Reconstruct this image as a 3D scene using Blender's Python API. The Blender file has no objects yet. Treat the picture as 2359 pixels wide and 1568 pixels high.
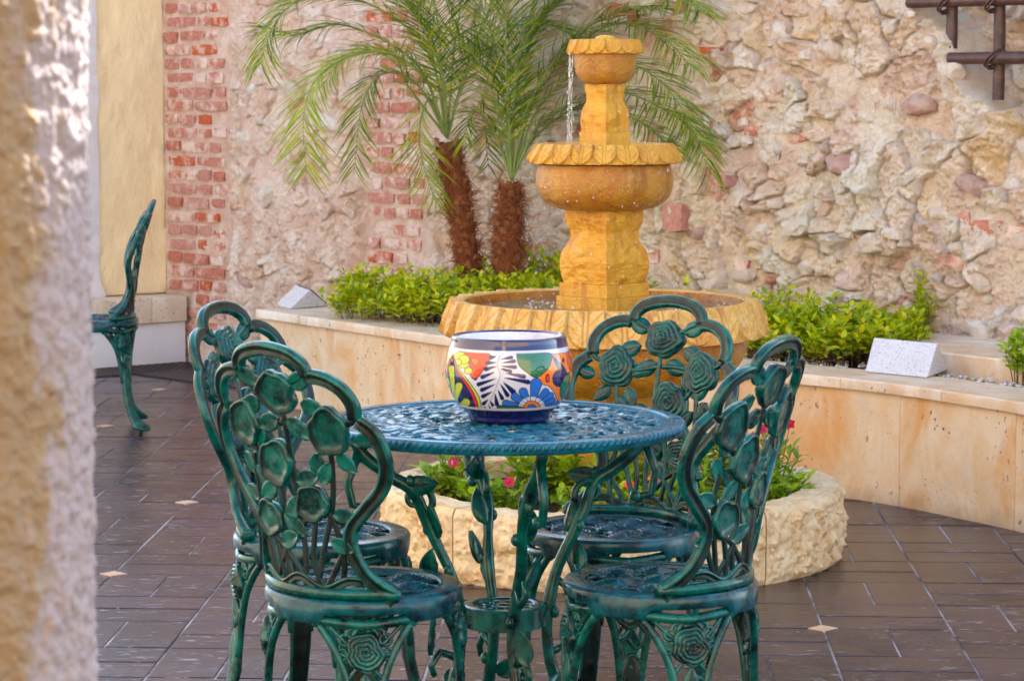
import bpy, bmesh, math, random
import numpy as np
from mathutils import Vector, Matrix
random.seed(7); rng = np.random.default_rng(7)
PI = math.pi; R = math.radians
C = bpy.context.scene.collection
S = bpy.context.scene

# ------------------------------------------------------------------ camera, sky, sun, exposure
PITCH, CAMH, FPX = 5.5, 1.36, 6100.0
cam = bpy.data.cameras.new('camera'); camo = bpy.data.objects.new('camera', cam); C.objects.link(camo)
camo.location = (0, 0, CAMH); camo.rotation_euler = (R(90 - PITCH), 0, 0)
cam.sensor_width = 36; cam.lens = 36 * FPX / 2358; cam.clip_end = 300; cam.clip_start = .1
cam.dof.use_dof = True; cam.dof.focus_distance = 6.2; cam.dof.aperture_fstop = 14
S.camera = camo
SUN_D = Vector((.5, .866, .65)).normalized()
W = bpy.data.worlds.new('World'); S.world = W; W.use_nodes = True
nt = W.node_tree; bgn = nt.nodes['Background']
sky = nt.nodes.new('ShaderNodeTexSky'); sky.sky_type = 'NISHITA'; sky.sun_disc = False
sky.sun_elevation = math.asin(SUN_D.z); sky.sun_rotation = math.atan2(SUN_D.x, SUN_D.y)
sky.air_density = 1.0; sky.dust_density = 1.5; sky.ozone_density = 1.0
nt.links.new(sky.outputs[0], bgn.inputs[0]); bgn.inputs[1].default_value = .15
sl = bpy.data.lights.new('sun', 'SUN'); sl.energy = 5.0; sl.angle = R(.5); sl.color = (1, .93, .82)
so = bpy.data.objects.new('sun', sl); C.objects.link(so)
so.rotation_euler = SUN_D.to_track_quat('Z', 'Y').to_euler()
vs = S.view_settings; vs.view_transform = 'Standard'; vs.look = 'None'; vs.gamma = 1; vs.use_curve_mapping = False
vs.exposure = 2.52
S.render.resolution_x = 1024; S.render.resolution_y = 680

# ------------------------------------------------------------------ measured rays of the photograph (for laying out)
_c, _s = math.cos(R(PITCH)), math.sin(R(PITCH))
def ray(x, y):
    a = (x - 1179) / FPX; b = -(y - 784) / FPX
    return (a, _c + b * _s, -_s + b * _c)
def onz(x, y, z):
    r = ray(x, y); t = (z - CAMH) / r[2]; return Vector((r[0] * t, r[1] * t, z))
def onY(x, y, Y):
    r = ray(x, y); t = Y / r[1]; return Vector((r[0] * t, Y, CAMH + r[2] * t))

# ------------------------------------------------------------------ small tools
def tag(o, label=None, cat=None, group=None, kind=None):
    if label: o['label'] = label
    if cat: o['category'] = cat
    if group: o['group'] = group
    if kind: o['kind'] = kind
    return o
def empty(name, loc=(0, 0, 0), rz=0, label=None, cat=None, group=None):
    o = bpy.data.objects.new(name, None); C.objects.link(o); o.location = loc; o.rotation_euler = (0, 0, rz)
    o.empty_display_size = .1
    return tag(o, label, cat, group)
def link(name, me, parent=None, M=None):
    o = bpy.data.objects.new(name, me); C.objects.link(o)
    if parent: o.parent = parent
    if M is not None: o.matrix_local = M
    return o
def mesh(name, V, F, mats, mi=None, smooth=True, col=None):
    me = bpy.data.meshes.new(name)
    V = np.asarray(V, dtype=np.float32).reshape(-1, 3)
    if isinstance(F, np.ndarray):
        k = F.shape[1]; n = F.shape[0]
        me.vertices.add(len(V)); me.vertices.foreach_set('co', V.ravel())
        me.loops.add(n * k); me.loops.foreach_set('vertex_index', F.ravel().astype(np.int32))
        me.polygons.add(n); me.polygons.foreach_set('loop_start', np.arange(0, n * k, k, dtype=np.int32))
        me.update(calc_edges=True)
    else:
        me.from_pydata(V.tolist(), [], [list(map(int, f)) for f in F]); me.update()
    for m in (mats if isinstance(mats, (list, tuple)) else [mats]): me.materials.append(m)
    if mi is not None: me.polygons.foreach_set('material_index', np.asarray(mi, dtype=np.int32))
    me.polygons.foreach_set('use_smooth', np.full(len(me.polygons), bool(smooth)))
    if col is not None:
        a = me.color_attributes.new('Col', 'FLOAT_COLOR', 'POINT')
        cc = np.ones((len(V), 4), dtype=np.float32); cc[:, :3] = col; a.data.foreach_set('color', cc.ravel())
    me.validate(); me.update()
    return me
def gridF(m, n, cu=False, cv=False, off=0, flip=False):
    i = np.arange(m if cu else m - 1); j = np.arange(n if cv else n - 1)
    I, J = np.meshgrid(i, j, indexing='ij'); I2 = (I + 1) % m; J2 = (J + 1) % n
    q = np.stack([I * n + J, I2 * n + J, I2 * n + J2, I * n + J2], -1).reshape(-1, 4) + off
    return q[:, ::-1].copy() if flip else q
class MB:
    def __init__(s): s.v = []; s.f = []; s.m = []; s.n = 0
    def add(s, V, F, mi=0):
        V = np.asarray(V, dtype=float).reshape(-1, 3); s.v.append(V)
        for f in F: s.f.append([int(k) + s.n for k in f]); s.m.append(mi)
        s.n += len(V); return s
    def box(s, x0, x1, y0, y1, z0, z1, mi=0, b=0):
        if b <= 0:
            V = [(x, y, z) for x in (x0, x1) for y in (y0, y1) for z in (z0, z1)]
            return s.add(V, [(0, 1, 3, 2), (4, 6, 7, 5), (0, 4, 5, 1), (2, 3, 7, 6), (0, 2, 6, 4), (1, 5, 7, 3)], mi)
        bm = bmesh.new(); bmesh.ops.create_cube(bm, size=1)
        for v in bm.verts: v.co = Vector(((x0 + x1) / 2 + v.co.x * (x1 - x0), (y0 + y1) / 2 + v.co.y * (y1 - y0), (z0 + z1) / 2 + v.co.z * (z1 - z0)))
        bmesh.ops.bevel(bm, geom=list(bm.edges), offset=b, segments=2, affect='EDGES', profile=.6)
        bm.verts.ensure_lookup_table(); bm.verts.index_update()
        s.add([v.co[:] for v in bm.verts], [[v.index for v in f.verts] for f in bm.faces], mi); bm.free(); return s
    def tube(s, P, r, k=8, mi=0, cap=True, N=None, prof=None, pm=None):
        """sweep along P; N = fixed reference normals; prof = list of (side, normal) offsets scaled by r"""
        P = np.asarray(P, float); n = len(P)
        r = np.full(n, r) if np.isscalar(r) else np.asarray(r, float)
        T = np.gradient(P, axis=0); T /= np.linalg.norm(T, axis=1)[:, None] + 1e-12
        if N is None:
            ref = np.array([0, 0, 1.]) if abs(T[0][2]) < .9 else np.array([1., 0, 0])
            Ns = []; cur = ref
            for t in T:
                cur = cur - t * cur.dot(t); cur /= np.linalg.norm(cur) + 1e-12; Ns.append(cur)
            N = np.array(Ns)
        else:
            N = np.asarray(N, float); N = N - T * (N * T).sum(1)[:, None]; N /= np.linalg.norm(N, axis=1)[:, None] + 1e-12
        B = np.cross(T, N)
        if prof is None: prof = [(math.cos(2 * PI * i / k), math.sin(2 * PI * i / k)) for i in range(k)]
        k = len(prof); pr = np.array(prof)
        V = P[:, None, :] + r[:, None, None] * (B[:, None, :] * pr[None, :, :1] + N[:, None, :] * pr[None, :, 1:2])
        base = s.n; s.v.append(V.reshape(-1, 3)); s.n += n * k
        for i in range(n - 1):
            for j in range(k):
                j2 = (j + 1) % k
                s.f.append([base + i * k + j, base + i * k + j2, base + (i + 1) * k + j2, base + (i + 1) * k + j])
                s.m.append(pm[j] if pm else mi)
        if cap:
            s.f.append([base + j for j in range(k)][::-1]); s.m.append(mi)
            s.f.append([base + (n - 1) * k + j for j in range(k)]); s.m.append(mi)
        return s
    def ball(s, c, r, mi=0, k=8, m=6, sq=(1, 1, 1)):
        th = np.linspace(0, PI, m + 1); ph = np.arange(k) * 2 * PI / k
        V = np.array([[c[0] + r * sq[0] * math.sin(t) * math.cos(p), c[1] + r * sq[1] * math.sin(t) * math.sin(p), c[2] + r * sq[2] * math.cos(t)] for t in th for p in ph])
        return s.add(V, gridF(m + 1, k, cv=True, flip=False), mi)
    def lathe(s, prof, k=32, mi=0, c=(0, 0), a0=0):
        pr = np.array(prof, float); a = a0 + np.arange(k) * 2 * PI / k
        V = np.stack([c[0] + pr[:, None, 0] * np.cos(a), c[1] + pr[:, None, 0] * np.sin(a), np.repeat(pr[:, None, 1], k, 1)], -1)
        return s.add(V, gridF(len(pr), k, cv=True, flip=True), mi)
    def build(s, name, mats, parent=None, smooth=True, M=None, auto=None):
        me = s.me(name, mats, smooth, auto); return link(name, me, parent, M)
    def me(s, name, mats, smooth=True, auto=None):
        me = mesh(name, np.concatenate(s.v), s.f, mats, s.m, smooth)
        if auto: me.set_sharp_from_angle(angle=R(auto))
        return me
def smoothpath(pts, n=40):
    """Catmull-Rom resample"""
    P = np.asarray(pts, float); P = np.vstack([2 * P[0] - P[1], P, 2 * P[-1] - P[-2]]); m = len(P) - 3
    out = []
    for t in np.linspace(0, m - 1e-9, n):
        i = int(t); u = t - i; a, b, c, d = P[i:i + 4]
        out.append(.5 * ((2 * b) + (c - a) * u + (2 * a - 5 * b + 4 * c - d) * u * u + (3 * b - a - 3 * c + d) * u ** 3))
    return np.array(out)
_tab = rng.random((256, 256))
def vn(x, y):
    """value noise -1..1"""
    xi = np.floor(x).astype(int); yi = np.floor(y).astype(int); fx = x - xi; fy = y - yi
    fx = fx * fx * (3 - 2 * fx); fy = fy * fy * (3 - 2 * fy)
    g = lambda a, b: _tab[a & 255, b & 255]
    return 2 * ((g(xi, yi) * (1 - fx) + g(xi + 1, yi) * fx) * (1 - fy) + (g(xi, yi + 1) * (1 - fx) + g(xi + 1, yi + 1) * fx) * fy) - 1
def fbm(x, y, o=5, l=2.03, g=.5):
    v = 0; a = 1
    for k in range(o): v = v + a * vn(x * l ** k + 17.3 * k, y * l ** k + 5.1 * k); a *= g
    return v
def sstep(a, b, x):
    t = np.clip((x - a) / (b - a), 0, 1); return t * t * (3 - 2 * t)

# ------------------------------------------------------------------ materials
class NT:
    def __init__(s, name):
        s.m = bpy.data.materials.new(name); s.m.use_nodes = True; s.t = s.m.node_tree; s.b = s.t.nodes['Principled BSDF']
        s.tc = s.t.nodes.new('ShaderNodeTexCoord'); s.co = s.tc.outputs['Object']
        s.oi = s.t.nodes.new('ShaderNodeObjectInfo'); s.geo = s.t.nodes.new('ShaderNodeNewGeometry')
    def nn(s, t, **k):
        n = s.t.nodes.new(t)
        for a, b in k.items(): setattr(n, a, b)
        return n
    def set(s, sock, v):
        if hasattr(v, 'is_output') or isinstance(v, bpy.types.NodeSocket): s.t.links.new(v, sock)
        else: sock.default_value = (tuple(v) + (1,) if isinstance(v, (tuple, list)) and len(v) == 3 and sock.type == 'RGBA' else v)
    def mapping(s, sc=(1, 1, 1), rot=(0, 0, 0), loc=(0, 0, 0), co=None):
        n = s.nn('ShaderNodeMapping'); s.set(n.inputs[0], co or s.co); n.inputs[1].default_value = loc; n.inputs[2].default_value = rot; n.inputs[3].default_value = sc
        return n.outputs[0]
    def offs(s, k=37.):
        """object coordinates shifted by the object's own random number"""
        v = s.nn('ShaderNodeVectorMath', operation='ADD'); c = s.nn('ShaderNodeMath', operation='MULTIPLY'); s.set(c.inputs[0], s.oi.outputs['Random']); c.inputs[1].default_value = k
        s.set(v.inputs[0], s.co); s.set(v.inputs[1], c.outputs[0]); return v.outputs[0]
    def noise(s, scale, detail=4, rough=.55, co=None, dist=0, out=0):
        n = s.nn('ShaderNodeTexNoise'); s.set(n.inputs['Vector'], co or s.co); n.inputs['Scale'].default_value = scale; n.inputs['Detail'].default_value = detail
        n.inputs['Roughness'].default_value = rough; n.inputs['Distortion'].default_value = dist; return n.outputs[out]
    def vor(s, scale, co=None, feat='F1', out='Distance', rnd=1):
        n = s.nn('ShaderNodeTexVoronoi', feature=feat); s.set(n.inputs['Vector'], co or s.co); n.inputs['Scale'].default_value = scale; n.inputs['Randomness'].default_value = rnd
        return n.outputs[out]
    def ramp(s, f, a, b, c0=0., c1=1.):
        n = s.nn('ShaderNodeMapRange'); n.clamp = True; s.set(n.inputs[0], f); n.inputs[1].default_value = a; n.inputs[2].default_value = b; n.inputs[3].default_value = c0; n.inputs[4].default_value = c1
        return n.outputs[0]
    def math(s, op, a, b=0.):
        n = s.nn('ShaderNodeMath', operation=op); s.set(n.inputs[0], a); s.set(n.inputs[1], b); return n.outputs[0]
    def mix(s, f, a, b, mode='MIX'):
        n = s.nn('ShaderNodeMix', data_type='RGBA', blend_type=mode); s.set(n.inputs[0], f); s.set(n.inputs[6], a); s.set(n.inputs[7], b); return n.outputs[2]
    def hsv(s, col, h=.5, sat=1., v=1.):
        n = s.nn('ShaderNodeHueSaturation'); s.set(n.inputs['Color'], col); s.set(n.inputs['Hue'], h); s.set(n.inputs['Saturation'], sat); s.set(n.inputs['Value'], v); return n.outputs[0]
    def bump(s, h, st=.5, d=.01):
        n = s.nn('ShaderNodeBump'); s.set(n.inputs['Height'], h); n.inputs['Strength'].default_value = st; n.inputs['Distance'].default_value = d
        if s.b.inputs['Normal'].is_linked: s.t.links.new(s.b.inputs['Normal'].links[0].from_socket, n.inputs['Normal'])
        s.t.links.new(n.outputs[0], s.b.inputs['Normal']); return s
    def attr(s, name='Col'):
        n = s.nn('ShaderNodeAttribute', attribute_name=name); return n.outputs['Color']
    def out(s, col=None, rough=None, spec=None, **k):
        if col is not None: s.set(s.b.inputs['Base Color'], col)
        if rough is not None: s.set(s.b.inputs['Roughness'], rough)
        if spec is not None: s.b.inputs['Specular IOR Level'].default_value = spec
        for a, b in k.items(): s.set(s.b.inputs[a.replace('_', ' ')], b)
        return s.m

def m_rubble():
    n = NT('rubble_mortar'); c = n.attr()
    f = n.noise(9, 6, .65); c2 = n.mix(n.ramp(f, .3, .7), n.hsv(c, .497, 1.4, .88), n.hsv(c, .505, .75, 1.18))
    spots = n.ramp(n.noise(70, 3, .6), .6, .72); c3 = n.mix(n.math('MULTIPLY', spots, .3), c2, (.30, .20, .13))
    c3 = n.mix(n.ramp(n.noise(130, 3, .7), .5, .66, 0, .32), c3, n.hsv(c3, .5, 1.3, .55)); c3 = n.mix(n.ramp(n.noise(100, 3, .7, n.mapping(loc=(3, 3, 3))), .56, .68, 0, .5), c3, (.88, .80, .70))
    n.bump(n.noise(48, 9, .75), 1., .026).bump(n.noise(190, 3, .6), .6, .004)
    return n.out(c3, .93, .2)
def m_stone():
    n = NT('wall_stone'); n.co = n.geo.outputs['Position']; co = n.offs(); r = n.oi.outputs['Random']
    a = n.mix(n.ramp(r, 0, 1), (.82, .66, .52), (.90, .78, .66)); r2 = n.math('FRACT', n.math('MULTIPLY', r, 13.7))
    a = n.mix(n.ramp(r2, .90, .93), a, (.58, .36, .30)); r3 = n.math('FRACT', n.math('MULTIPLY', r, 29.3)); a = n.mix(n.ramp(r3, .955, .96), a, (.64, .55, .44))
    f = n.noise(22, 6, .65, co); c = n.mix(n.ramp(f, .35, .68), n.hsv(a, .497, 1.2, .84), n.hsv(a, .5, .8, 1.08))
    lime = n.ramp(n.noise(14, 4, .7, co), .5, .62); c = n.mix(n.math('MULTIPLY', lime, .55), c, (.68, .56, .41))
    w = n.nn('ShaderNodeTexWave', wave_type='BANDS'); n.set(w.inputs[0], co); w.inputs['Scale'].default_value = 28; w.inputs['Distortion'].default_value = 5; w.inputs['Detail'].default_value = 2
    fan = n.math('MULTIPLY', w.outputs[1], n.ramp(r3, .0, .25, 1, 0))
    n.bump(n.noise(55, 9, .75, co), 1., .02).bump(fan, .6, .007)
    return n.out(c, .9, .2)
def m_brick():
    n = NT('old_brick'); n.co = n.geo.outputs['Position']; co = n.offs(); r = n.oi.outputs['Random']
    a = n.mix(r, (.46, .155, .10), (.50, .25, .20)); r2 = n.math('FRACT', n.math('MULTIPLY', r, 7.31)); a = n.mix(n.ramp(r2, .84, .86), a, (.48, .11, .045))
    a = n.mix(n.ramp(n.noise(50, 5, .7, co), .3, .7), n.hsv(a, .5, 1.1, .7), n.hsv(a, .5, .95, 1.15))
    r3 = n.math('FRACT', n.math('MULTIPLY', r, 19.7)); k = n.math('ADD', n.noise(16, 5, .7, co), n.ramp(r3, 0, 1, -.12, .09)); lime = n.ramp(k, .46, .62)
    a = n.mix(n.math('MULTIPLY', lime, .88), a, (.68, .53, .44))
    n.bump(n.noise(80, 6, .7, co), .6, .006)
    return n.out(a, .92, .2)
def m_slate():
    n = NT('dark_tile'); co = n.offs(91.); r = n.oi.outputs['Random']
    st = n.mapping((1, 4.5, 1), co=co); f = n.noise(6, 6, .62, st)
    a = n.mix(n.ramp(f, .3, .7), (.014, .010, .018), (.042, .025, .033)); a = n.mix(n.math('MULTIPLY', n.ramp(n.noise(11, 7, .7, co), .45, .7), .5), a, (.070, .048, .058)); a = n.hsv(a, .5, 1, n.ramp(r, 0, 1, .65, 1.3))
    flk = n.ramp(n.noise(17, 5, .68, n.mapping((1, 3.2, 1), co=co), .8), .60, .66); a = n.mix(n.math('MULTIPLY', flk, .6), a, (.36, .32, .34))
    sc = n.ramp(n.noise(46, 4, .7, st), .66, .72); a = n.mix(n.math('MULTIPLY', sc, .5), a, (.45, .40, .37))
    wet = n.nn('ShaderNodeVectorMath', operation='DISTANCE'); n.set(wet.inputs[0], n.geo.outputs['Position']); wet.inputs[1].default_value = (.292, 7.677, 0)
    wf = n.ramp(n.math('ADD', wet.outputs['Value'], n.math('MULTIPLY', n.noise(2.5, 4, .6, n.geo.outputs['Position']), 1.1)), 1.45, 1.75, 1, 0)
    a = n.mix(n.math('MULTIPLY', wf, .5), a, (.035, .018, .014))
    rg = n.math('ADD', n.ramp(n.noise(3.2, 4, .6, n.geo.outputs['Position']), .3, .7, .13, .32), n.math('MULTIPLY', flk, .2))
    n.bump(n.noise(30, 6, .65, st), .35, .004).bump(flk, .25, .002)
    rg = n.math('MULTIPLY', rg, n.ramp(wf, 0, 1, 1, .42))
    return n.out(a, rg, .24)
def m_grout():
    n = NT('grout'); g = n.noise(2.6, 6, .7); return n.out(n.mix(n.ramp(g, .42, .6), (.04, .030, .030), (.36, .32, .33)), .8)
def m_slate_plain():
    n = NT('paving_stone'); return n.out(n.mix(n.ramp(n.noise(4, 5), .3, .7), (.08, .055, .05), (.13, .10, .085)), .7)
def m_trav(name='travertine', base=(.66, .43, .22), pale=(.72, .56, .38), or_=(.64, .27, .05), rough=.55):
    n = NT(name); co = n.offs(53.); st = n.mapping((.9, .9, .6), co=co)
    a = n.mix(n.ramp(n.noise(7, 7, .68, st, .8), .36, .62), base, pale)
    a = n.mix(n.math('MULTIPLY', n.ramp(n.noise(3.1, 5, .6, st, 1.2), .48, .66), .75), a, or_)
    a = n.mix(n.math('MULTIPLY', n.ramp(n.noise(9, 5, .65, co, .5), .55, .75), .45), a, (.52, .47, .44))
    pit = n.math('MULTIPLY', n.ramp(n.noise(60, 2, .5, n.mapping((1, 1, .8), co=co)), .64, .69), n.ramp(n.noise(6, 2, .5, co), .45, .6))
    sep = n.nn('ShaderNodeSeparateXYZ'); n.set(sep.inputs[0], n.geo.outputs['Position'])
    gr_ = n.math('ADD', n.math('MULTIPLY', n.noise(9, 5, .7), .16), n.math('MULTIPLY', sep.outputs['Z'], -1.)); a = n.mix(n.ramp(gr_, .02, .09, 0, .55), a, (.30, .17, .08))
    dp_ = n.ramp(n.noise(16, 5, .7, n.mapping((1, 1, .10))), .58, .70); a = n.mix(n.math('MULTIPLY', dp_, .38), a, (.46, .36, .28))
    a = n.mix(pit, a, (.16, .10, .06)); n.bump(n.math('SUBTRACT', n.noise(70, 6, .7, co), n.math('MULTIPLY', pit, 1.5)), .35, .004)
    return n.out(a, rough, .35)
def m_sand(name='ochre_sandstone', a0=(.54, .23, .008), a1=(.64, .36, .03), a2=(.50, .14, .010), rough=.42, wet=True):
    n = NT(name); co = n.offs(11.); st = n.mapping((1, 1, .5), co=co)
    a = n.mix(n.ramp(n.noise(9, 6, .62, st, .8), .32, .68), a0, a1)
    a = n.mix(n.math('MULTIPLY', n.ramp(n.noise(5, 5, .65, st, 1.5), .52, .72), .75), a, a2)
    a = n.mix(n.math('MULTIPLY', n.ramp(n.noise(90, 3, .6, co), .66, .72), .7), a, (.36, .09, .015))
    a = n.mix(n.math('MULTIPLY', n.ramp(n.noise(14, 4, .7, co, .4), .62, .75), .5), a, (.72, .60, .38))
    a = n.mix(n.math('MULTIPLY', n.ramp(n.noise(26, 4, .6, n.mapping((1, 1, .14), co=co)), .54, .68), .6), a, tuple(v * .62 for v in a2))
    n.bump(n.noise(60, 7, .68, co), .8, .008).bump(n.noise(150, 3, .5, co), .5, .004)
    return n.out(a, n.ramp(n.noise(12, 3), .35, .65, rough - .14, rough + .16), .5)
def m_rough():
    n = NT('hewn_limestone'); co = n.offs(23.)
    a = n.mix(n.ramp(n.noise(14, 6, .65, co, .4), .3, .7), (.60, .42, .20), (.76, .62, .40))
    a = n.mix(n.math('MULTIPLY', n.ramp(n.noise(20, 5, .65, co, 1.6), .56, .66), .65), a, (.50, .20, .06))
    a = n.mix(n.math('MULTIPLY', n.ramp(n.noise(8, 4, .65, co), .56, .7), .45), a, (.50, .46, .44))
    n.bump(n.noise(50, 8, .7, co), .7, .008)
    return n.out(a, .85, .25)
def m_stucco(name, c0, c1, sc=55, d=.01, st=.7):
    n = NT(name); a = n.mix(n.ramp(n.noise(2.2, 5, .6), .3, .7), c0, c1)
    a = n.mix(n.math('MULTIPLY', n.ramp(n.noise(24, 5, .7), .58, .74), .3), a, tuple(v * .62 for v in c0))
    n.bump(n.noise(sc, 5, .6), st, d); return n.out(a, .9, .2)
def m_iron(name, a, b, rub, rough=.30, rubamt=.5):
    n = NT(name); co = n.offs(5.)
    c = n.mix(n.ramp(n.noise(24, 6, .68, co), .36, .60), a, b)
    c = n.mix(n.math('MULTIPLY', n.ramp(n.noise(36, 4, .68, co, .3), .58, .7), rubamt), c, rub)
    n.bump(n.noise(110, 4, .6, co), .25, .002)
    return n.out(c, n.ramp(n.noise(40, 3, .6, co), .3, .7, rough - .08, rough + .18), .32, Coat_Weight=.06, Coat_Roughness=.08)
def m_leaf(name, a, b, c=None, tr=.35, rough=.4):
    n = NT(name); r = n.geo.outputs['Random Per Island']; co = n.mix(n.ramp(r, .1, .9), a, b)
    if c: co = n.mix(n.ramp(n.math('FRACT', n.math('MULTIPLY', r, 17.3)), .86, .9), co, c)
    n.out(co, rough, .4); t = n.nn('ShaderNodeBsdfTranslucent'); n.set(t.inputs[0], n.hsv(co, .49, 1.1, 1.5)); mx = n.nn('ShaderNodeMixShader'); mx.inputs[0].default_value = tr
    n.t.links.new(n.b.outputs[0], mx.inputs[1]); n.t.links.new(t.outputs[0], mx.inputs[2]); n.t.links.new(mx.outputs[0], n.t.nodes['Material Output'].inputs[0]); return n.m
def m_flat(name, c, rough=.6, spec=.4, bs=0, **k):
    n = NT(name)
    if bs: n.bump(n.noise(bs, 5, .6), .5, .004)
    cc = n.mix(n.ramp(n.noise(18, 4), .3, .7), tuple(v * .78 for v in c), tuple(min(1, v * 1.15) for v in c))
    return n.out(cc, rough, spec, **k)
def m_terr():
    n = NT('terrazzo_white'); a = n.mix(n.ramp(n.noise(150, 2, .5), .60, .66), (.62, .59, .58), (.26, .22, .20)); a = n.mix(n.math('MULTIPLY', n.ramp(n.noise(9, 5, .7), .5, .7), .35), a, (.48, .40, .33)); n.bump(n.noise(150, 3), .3, .002); return n.out(a, .6, .3)
M_RUB = m_rubble(); M_STONE = m_stone(); M_BRICK = m_brick(); M_SLATE = m_slate(); M_GROUT = m_grout(); M_PAV = m_slate_plain()
M_TRAV = m_trav(); M_CAP = m_trav('travertine_cap', (.64, .48, .32), (.76, .64, .50), (.62, .36, .16), .42)
M_SAND = m_sand(); M_BASIN = m_sand('honey_sandstone', (.60, .30, .045), (.70, .44, .12), (.54, .16, .012), .34); M_BOWL = m_sand('wet_sandstone', (.38, .15, .008), (.45, .23, .020), (.36, .085, .004), .24)
M_ROUGH = m_rough()
M_YEL = m_stucco('yellow_stucco', (.80, .61, .33), (.84, .68, .41), 60, .006, .6); M_WHT = m_stucco('white_paint', (.68, .66, .68), (.76, .74, .74), 40, .006, .5)
M_IRON = m_iron('green_iron', (.0002, .009, .010), (.0002, .100, .085), (.015, .15, .125), .15, .20)
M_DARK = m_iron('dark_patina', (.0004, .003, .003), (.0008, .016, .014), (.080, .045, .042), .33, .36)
M_SEAT = m_iron('seat_iron', (.0003, .012, .020), (.0006, .072, .092), (.02, .12, .17), .17, .18)  # blue of the reflected sky mixed into the seat colour
M_TTOP = m_iron('blue_green_iron', (.001, .045, .080), (.003, .135, .210), (.04, .17, .22), .18, .25)  # sky's blue sheen put into the table top's base colour
M_TILEW = m_trav('inlay_stone', (.60, .42, .28), (.66, .50, .36), (.60, .36, .2), .5)
M_SOIL = m_flat('soil_earth', (.06, .040, .028), .95, .1, 60); M_PEB = m_flat('white_pebble', (.62, .60, .58), .7)
M_LEAFY = m_leaf('hedge_leaf', (.17, .28, .005), (.54, .58, .008), (.66, .60, .03), .35)
M_LEAFG = m_leaf('flower_plant_leaf', (.11, .26, .012), (.34, .48, .018), (.50, .52, .03), .3)
M_PALM = m_leaf('palm_leaflet', (.040, .105, .005), (.26, .36, .012), (.46, .42, .03), .3, .35)
M_PALMY = m_leaf('yellow_palm_leaflet', (.17, .28, .012), (.38, .46, .02), (.50, .46, .04), .3, .35)
M_RACH = m_flat('palm_rachis', (.20, .26, .06), .45)
M_STEM = m_flat('green_stem', (.10, .16, .03), .6); M_TWIG = m_flat('brown_twig', (.12, .07, .035), .8)
M_RED = m_leaf('red_petal', (.42, .004, .02), (.50, .01, .05), None, .25); M_SCAR = m_leaf('scarlet_petal', (.75, .03, .01), (.80, .06, .02), None, .2)
M_TRUNK = m_flat('palm_fibre', (.17, .050, .016), .9, .2, 90); M_BOOT = m_flat('palm_leaf_base', (.30, .12, .045), .8, .3, 60); M_FIB = m_leaf('palm_hair', (.14, .034, .010), (.32, .095, .028), None, .1, .8)
M_BAR = m_iron('rusty_brown_iron', (.045, .022, .022), (.085, .040, .032), (.30, .11, .04), .36, .4)
M_LH = m_terr(); M_GLASS = m_flat('dark_lamp_glass', (.03, .03, .035), .12, .6)
M_GRATE = m_flat('dark_grate', (.045, .030, .028), .5, .4, 60); M_PIT = m_flat('dark_pit', (.012, .010, .010), .9)
def m_water():
    n = NT('fountain_water'); n.bump(n.noise(38, 4, .6, None, .6), .7, .01)
    return n.out((.95, .80, .55), .03, .5, Transmission_Weight=.92, IOR=1.33)
M_WATER = m_water()
def m_drop():
    n = NT('water_drops'); return n.out((.92, .95, 1.), .08, .8, Transmission_Weight=.8, IOR=1.33)
M_DROP = m_drop()
def m_pot():
    n = NT('painted_ceramic'); c = n.attr(); n.bump(n.noise(30, 3), .06, .004); return n.out(c, .14, .5, Coat_Weight=.6, Coat_Roughness=.06)
M_POT = m_pot()

# ------------------------------------------------------------------ ground and tiles
tag(link('ground', mesh('ground', [(-60, -60, -.02), (60, -60, -.02), (60, 80, -.02), (-60, 80, -.02)], [(0, 1, 2, 3)], M_PAV)), kind='structure')
fl = tag(link('floor', mesh('floor', [(-4.6, 3.3, -.0022), (5, 3.3, -.0022), (5, 14, -.0022), (-4.6, 14, -.0022)], [(0, 1, 2, 3)], M_GROUT)), kind='structure')
e0 = Vector((.783, 6.567)); e1 = Vector((.3207, -.0180)); e2 = Vector((.0125, .3195))
def tilep(a, b, z): p = e0 + e1 * a + e2 * b; return (p.x, p.y, z)
def tileme(a0, a1, b0, b1, g=.0095):
    """one slab between lattice coordinates, with chamfered upper edges, about its own centre"""
    ca, cb = (a0 + a1) / 2, (b0 + b1) / 2; o = Vector(tilep(ca, cb, 0))
    V = []
    for (ins, z) in ((g, -.012), (g, -.0012), (g + .006, 0)):
        for (a, b) in ((a0 + ins, b0 + ins), (a1 - ins, b0 + ins), (a1 - ins, b1 - ins), (a0 + ins, b1 - ins)): V.append(Vector(tilep(a, b, z)) - o)
    F = [(8, 9, 10, 11)] + [(k, (k + 1) % 4, 4 + (k + 1) % 4, 4 + k) for k in range(4)] + [(4 + k, 4 + (k + 1) % 4, 8 + (k + 1) % 4, 8 + k) for k in range(4)]
    return [v[:] for v in V], F, o
LOWW = np.array([(-1.35, 11.75), (-1.084, 11.36), (-.66, 10.74), (-.231, 10.12), (.27, 9.53), (.764, 9.01), (1.18, 8.60), (1.37, 8.33), (1.566, 7.99), (1.72, 7.6), (1.86, 7.0), (1.95, 6.3)])
def lowwall_Y(x): return np.interp(x, LOWW[:, 0], LOWW[:, 1])
tm = {}
tiles = []
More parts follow.
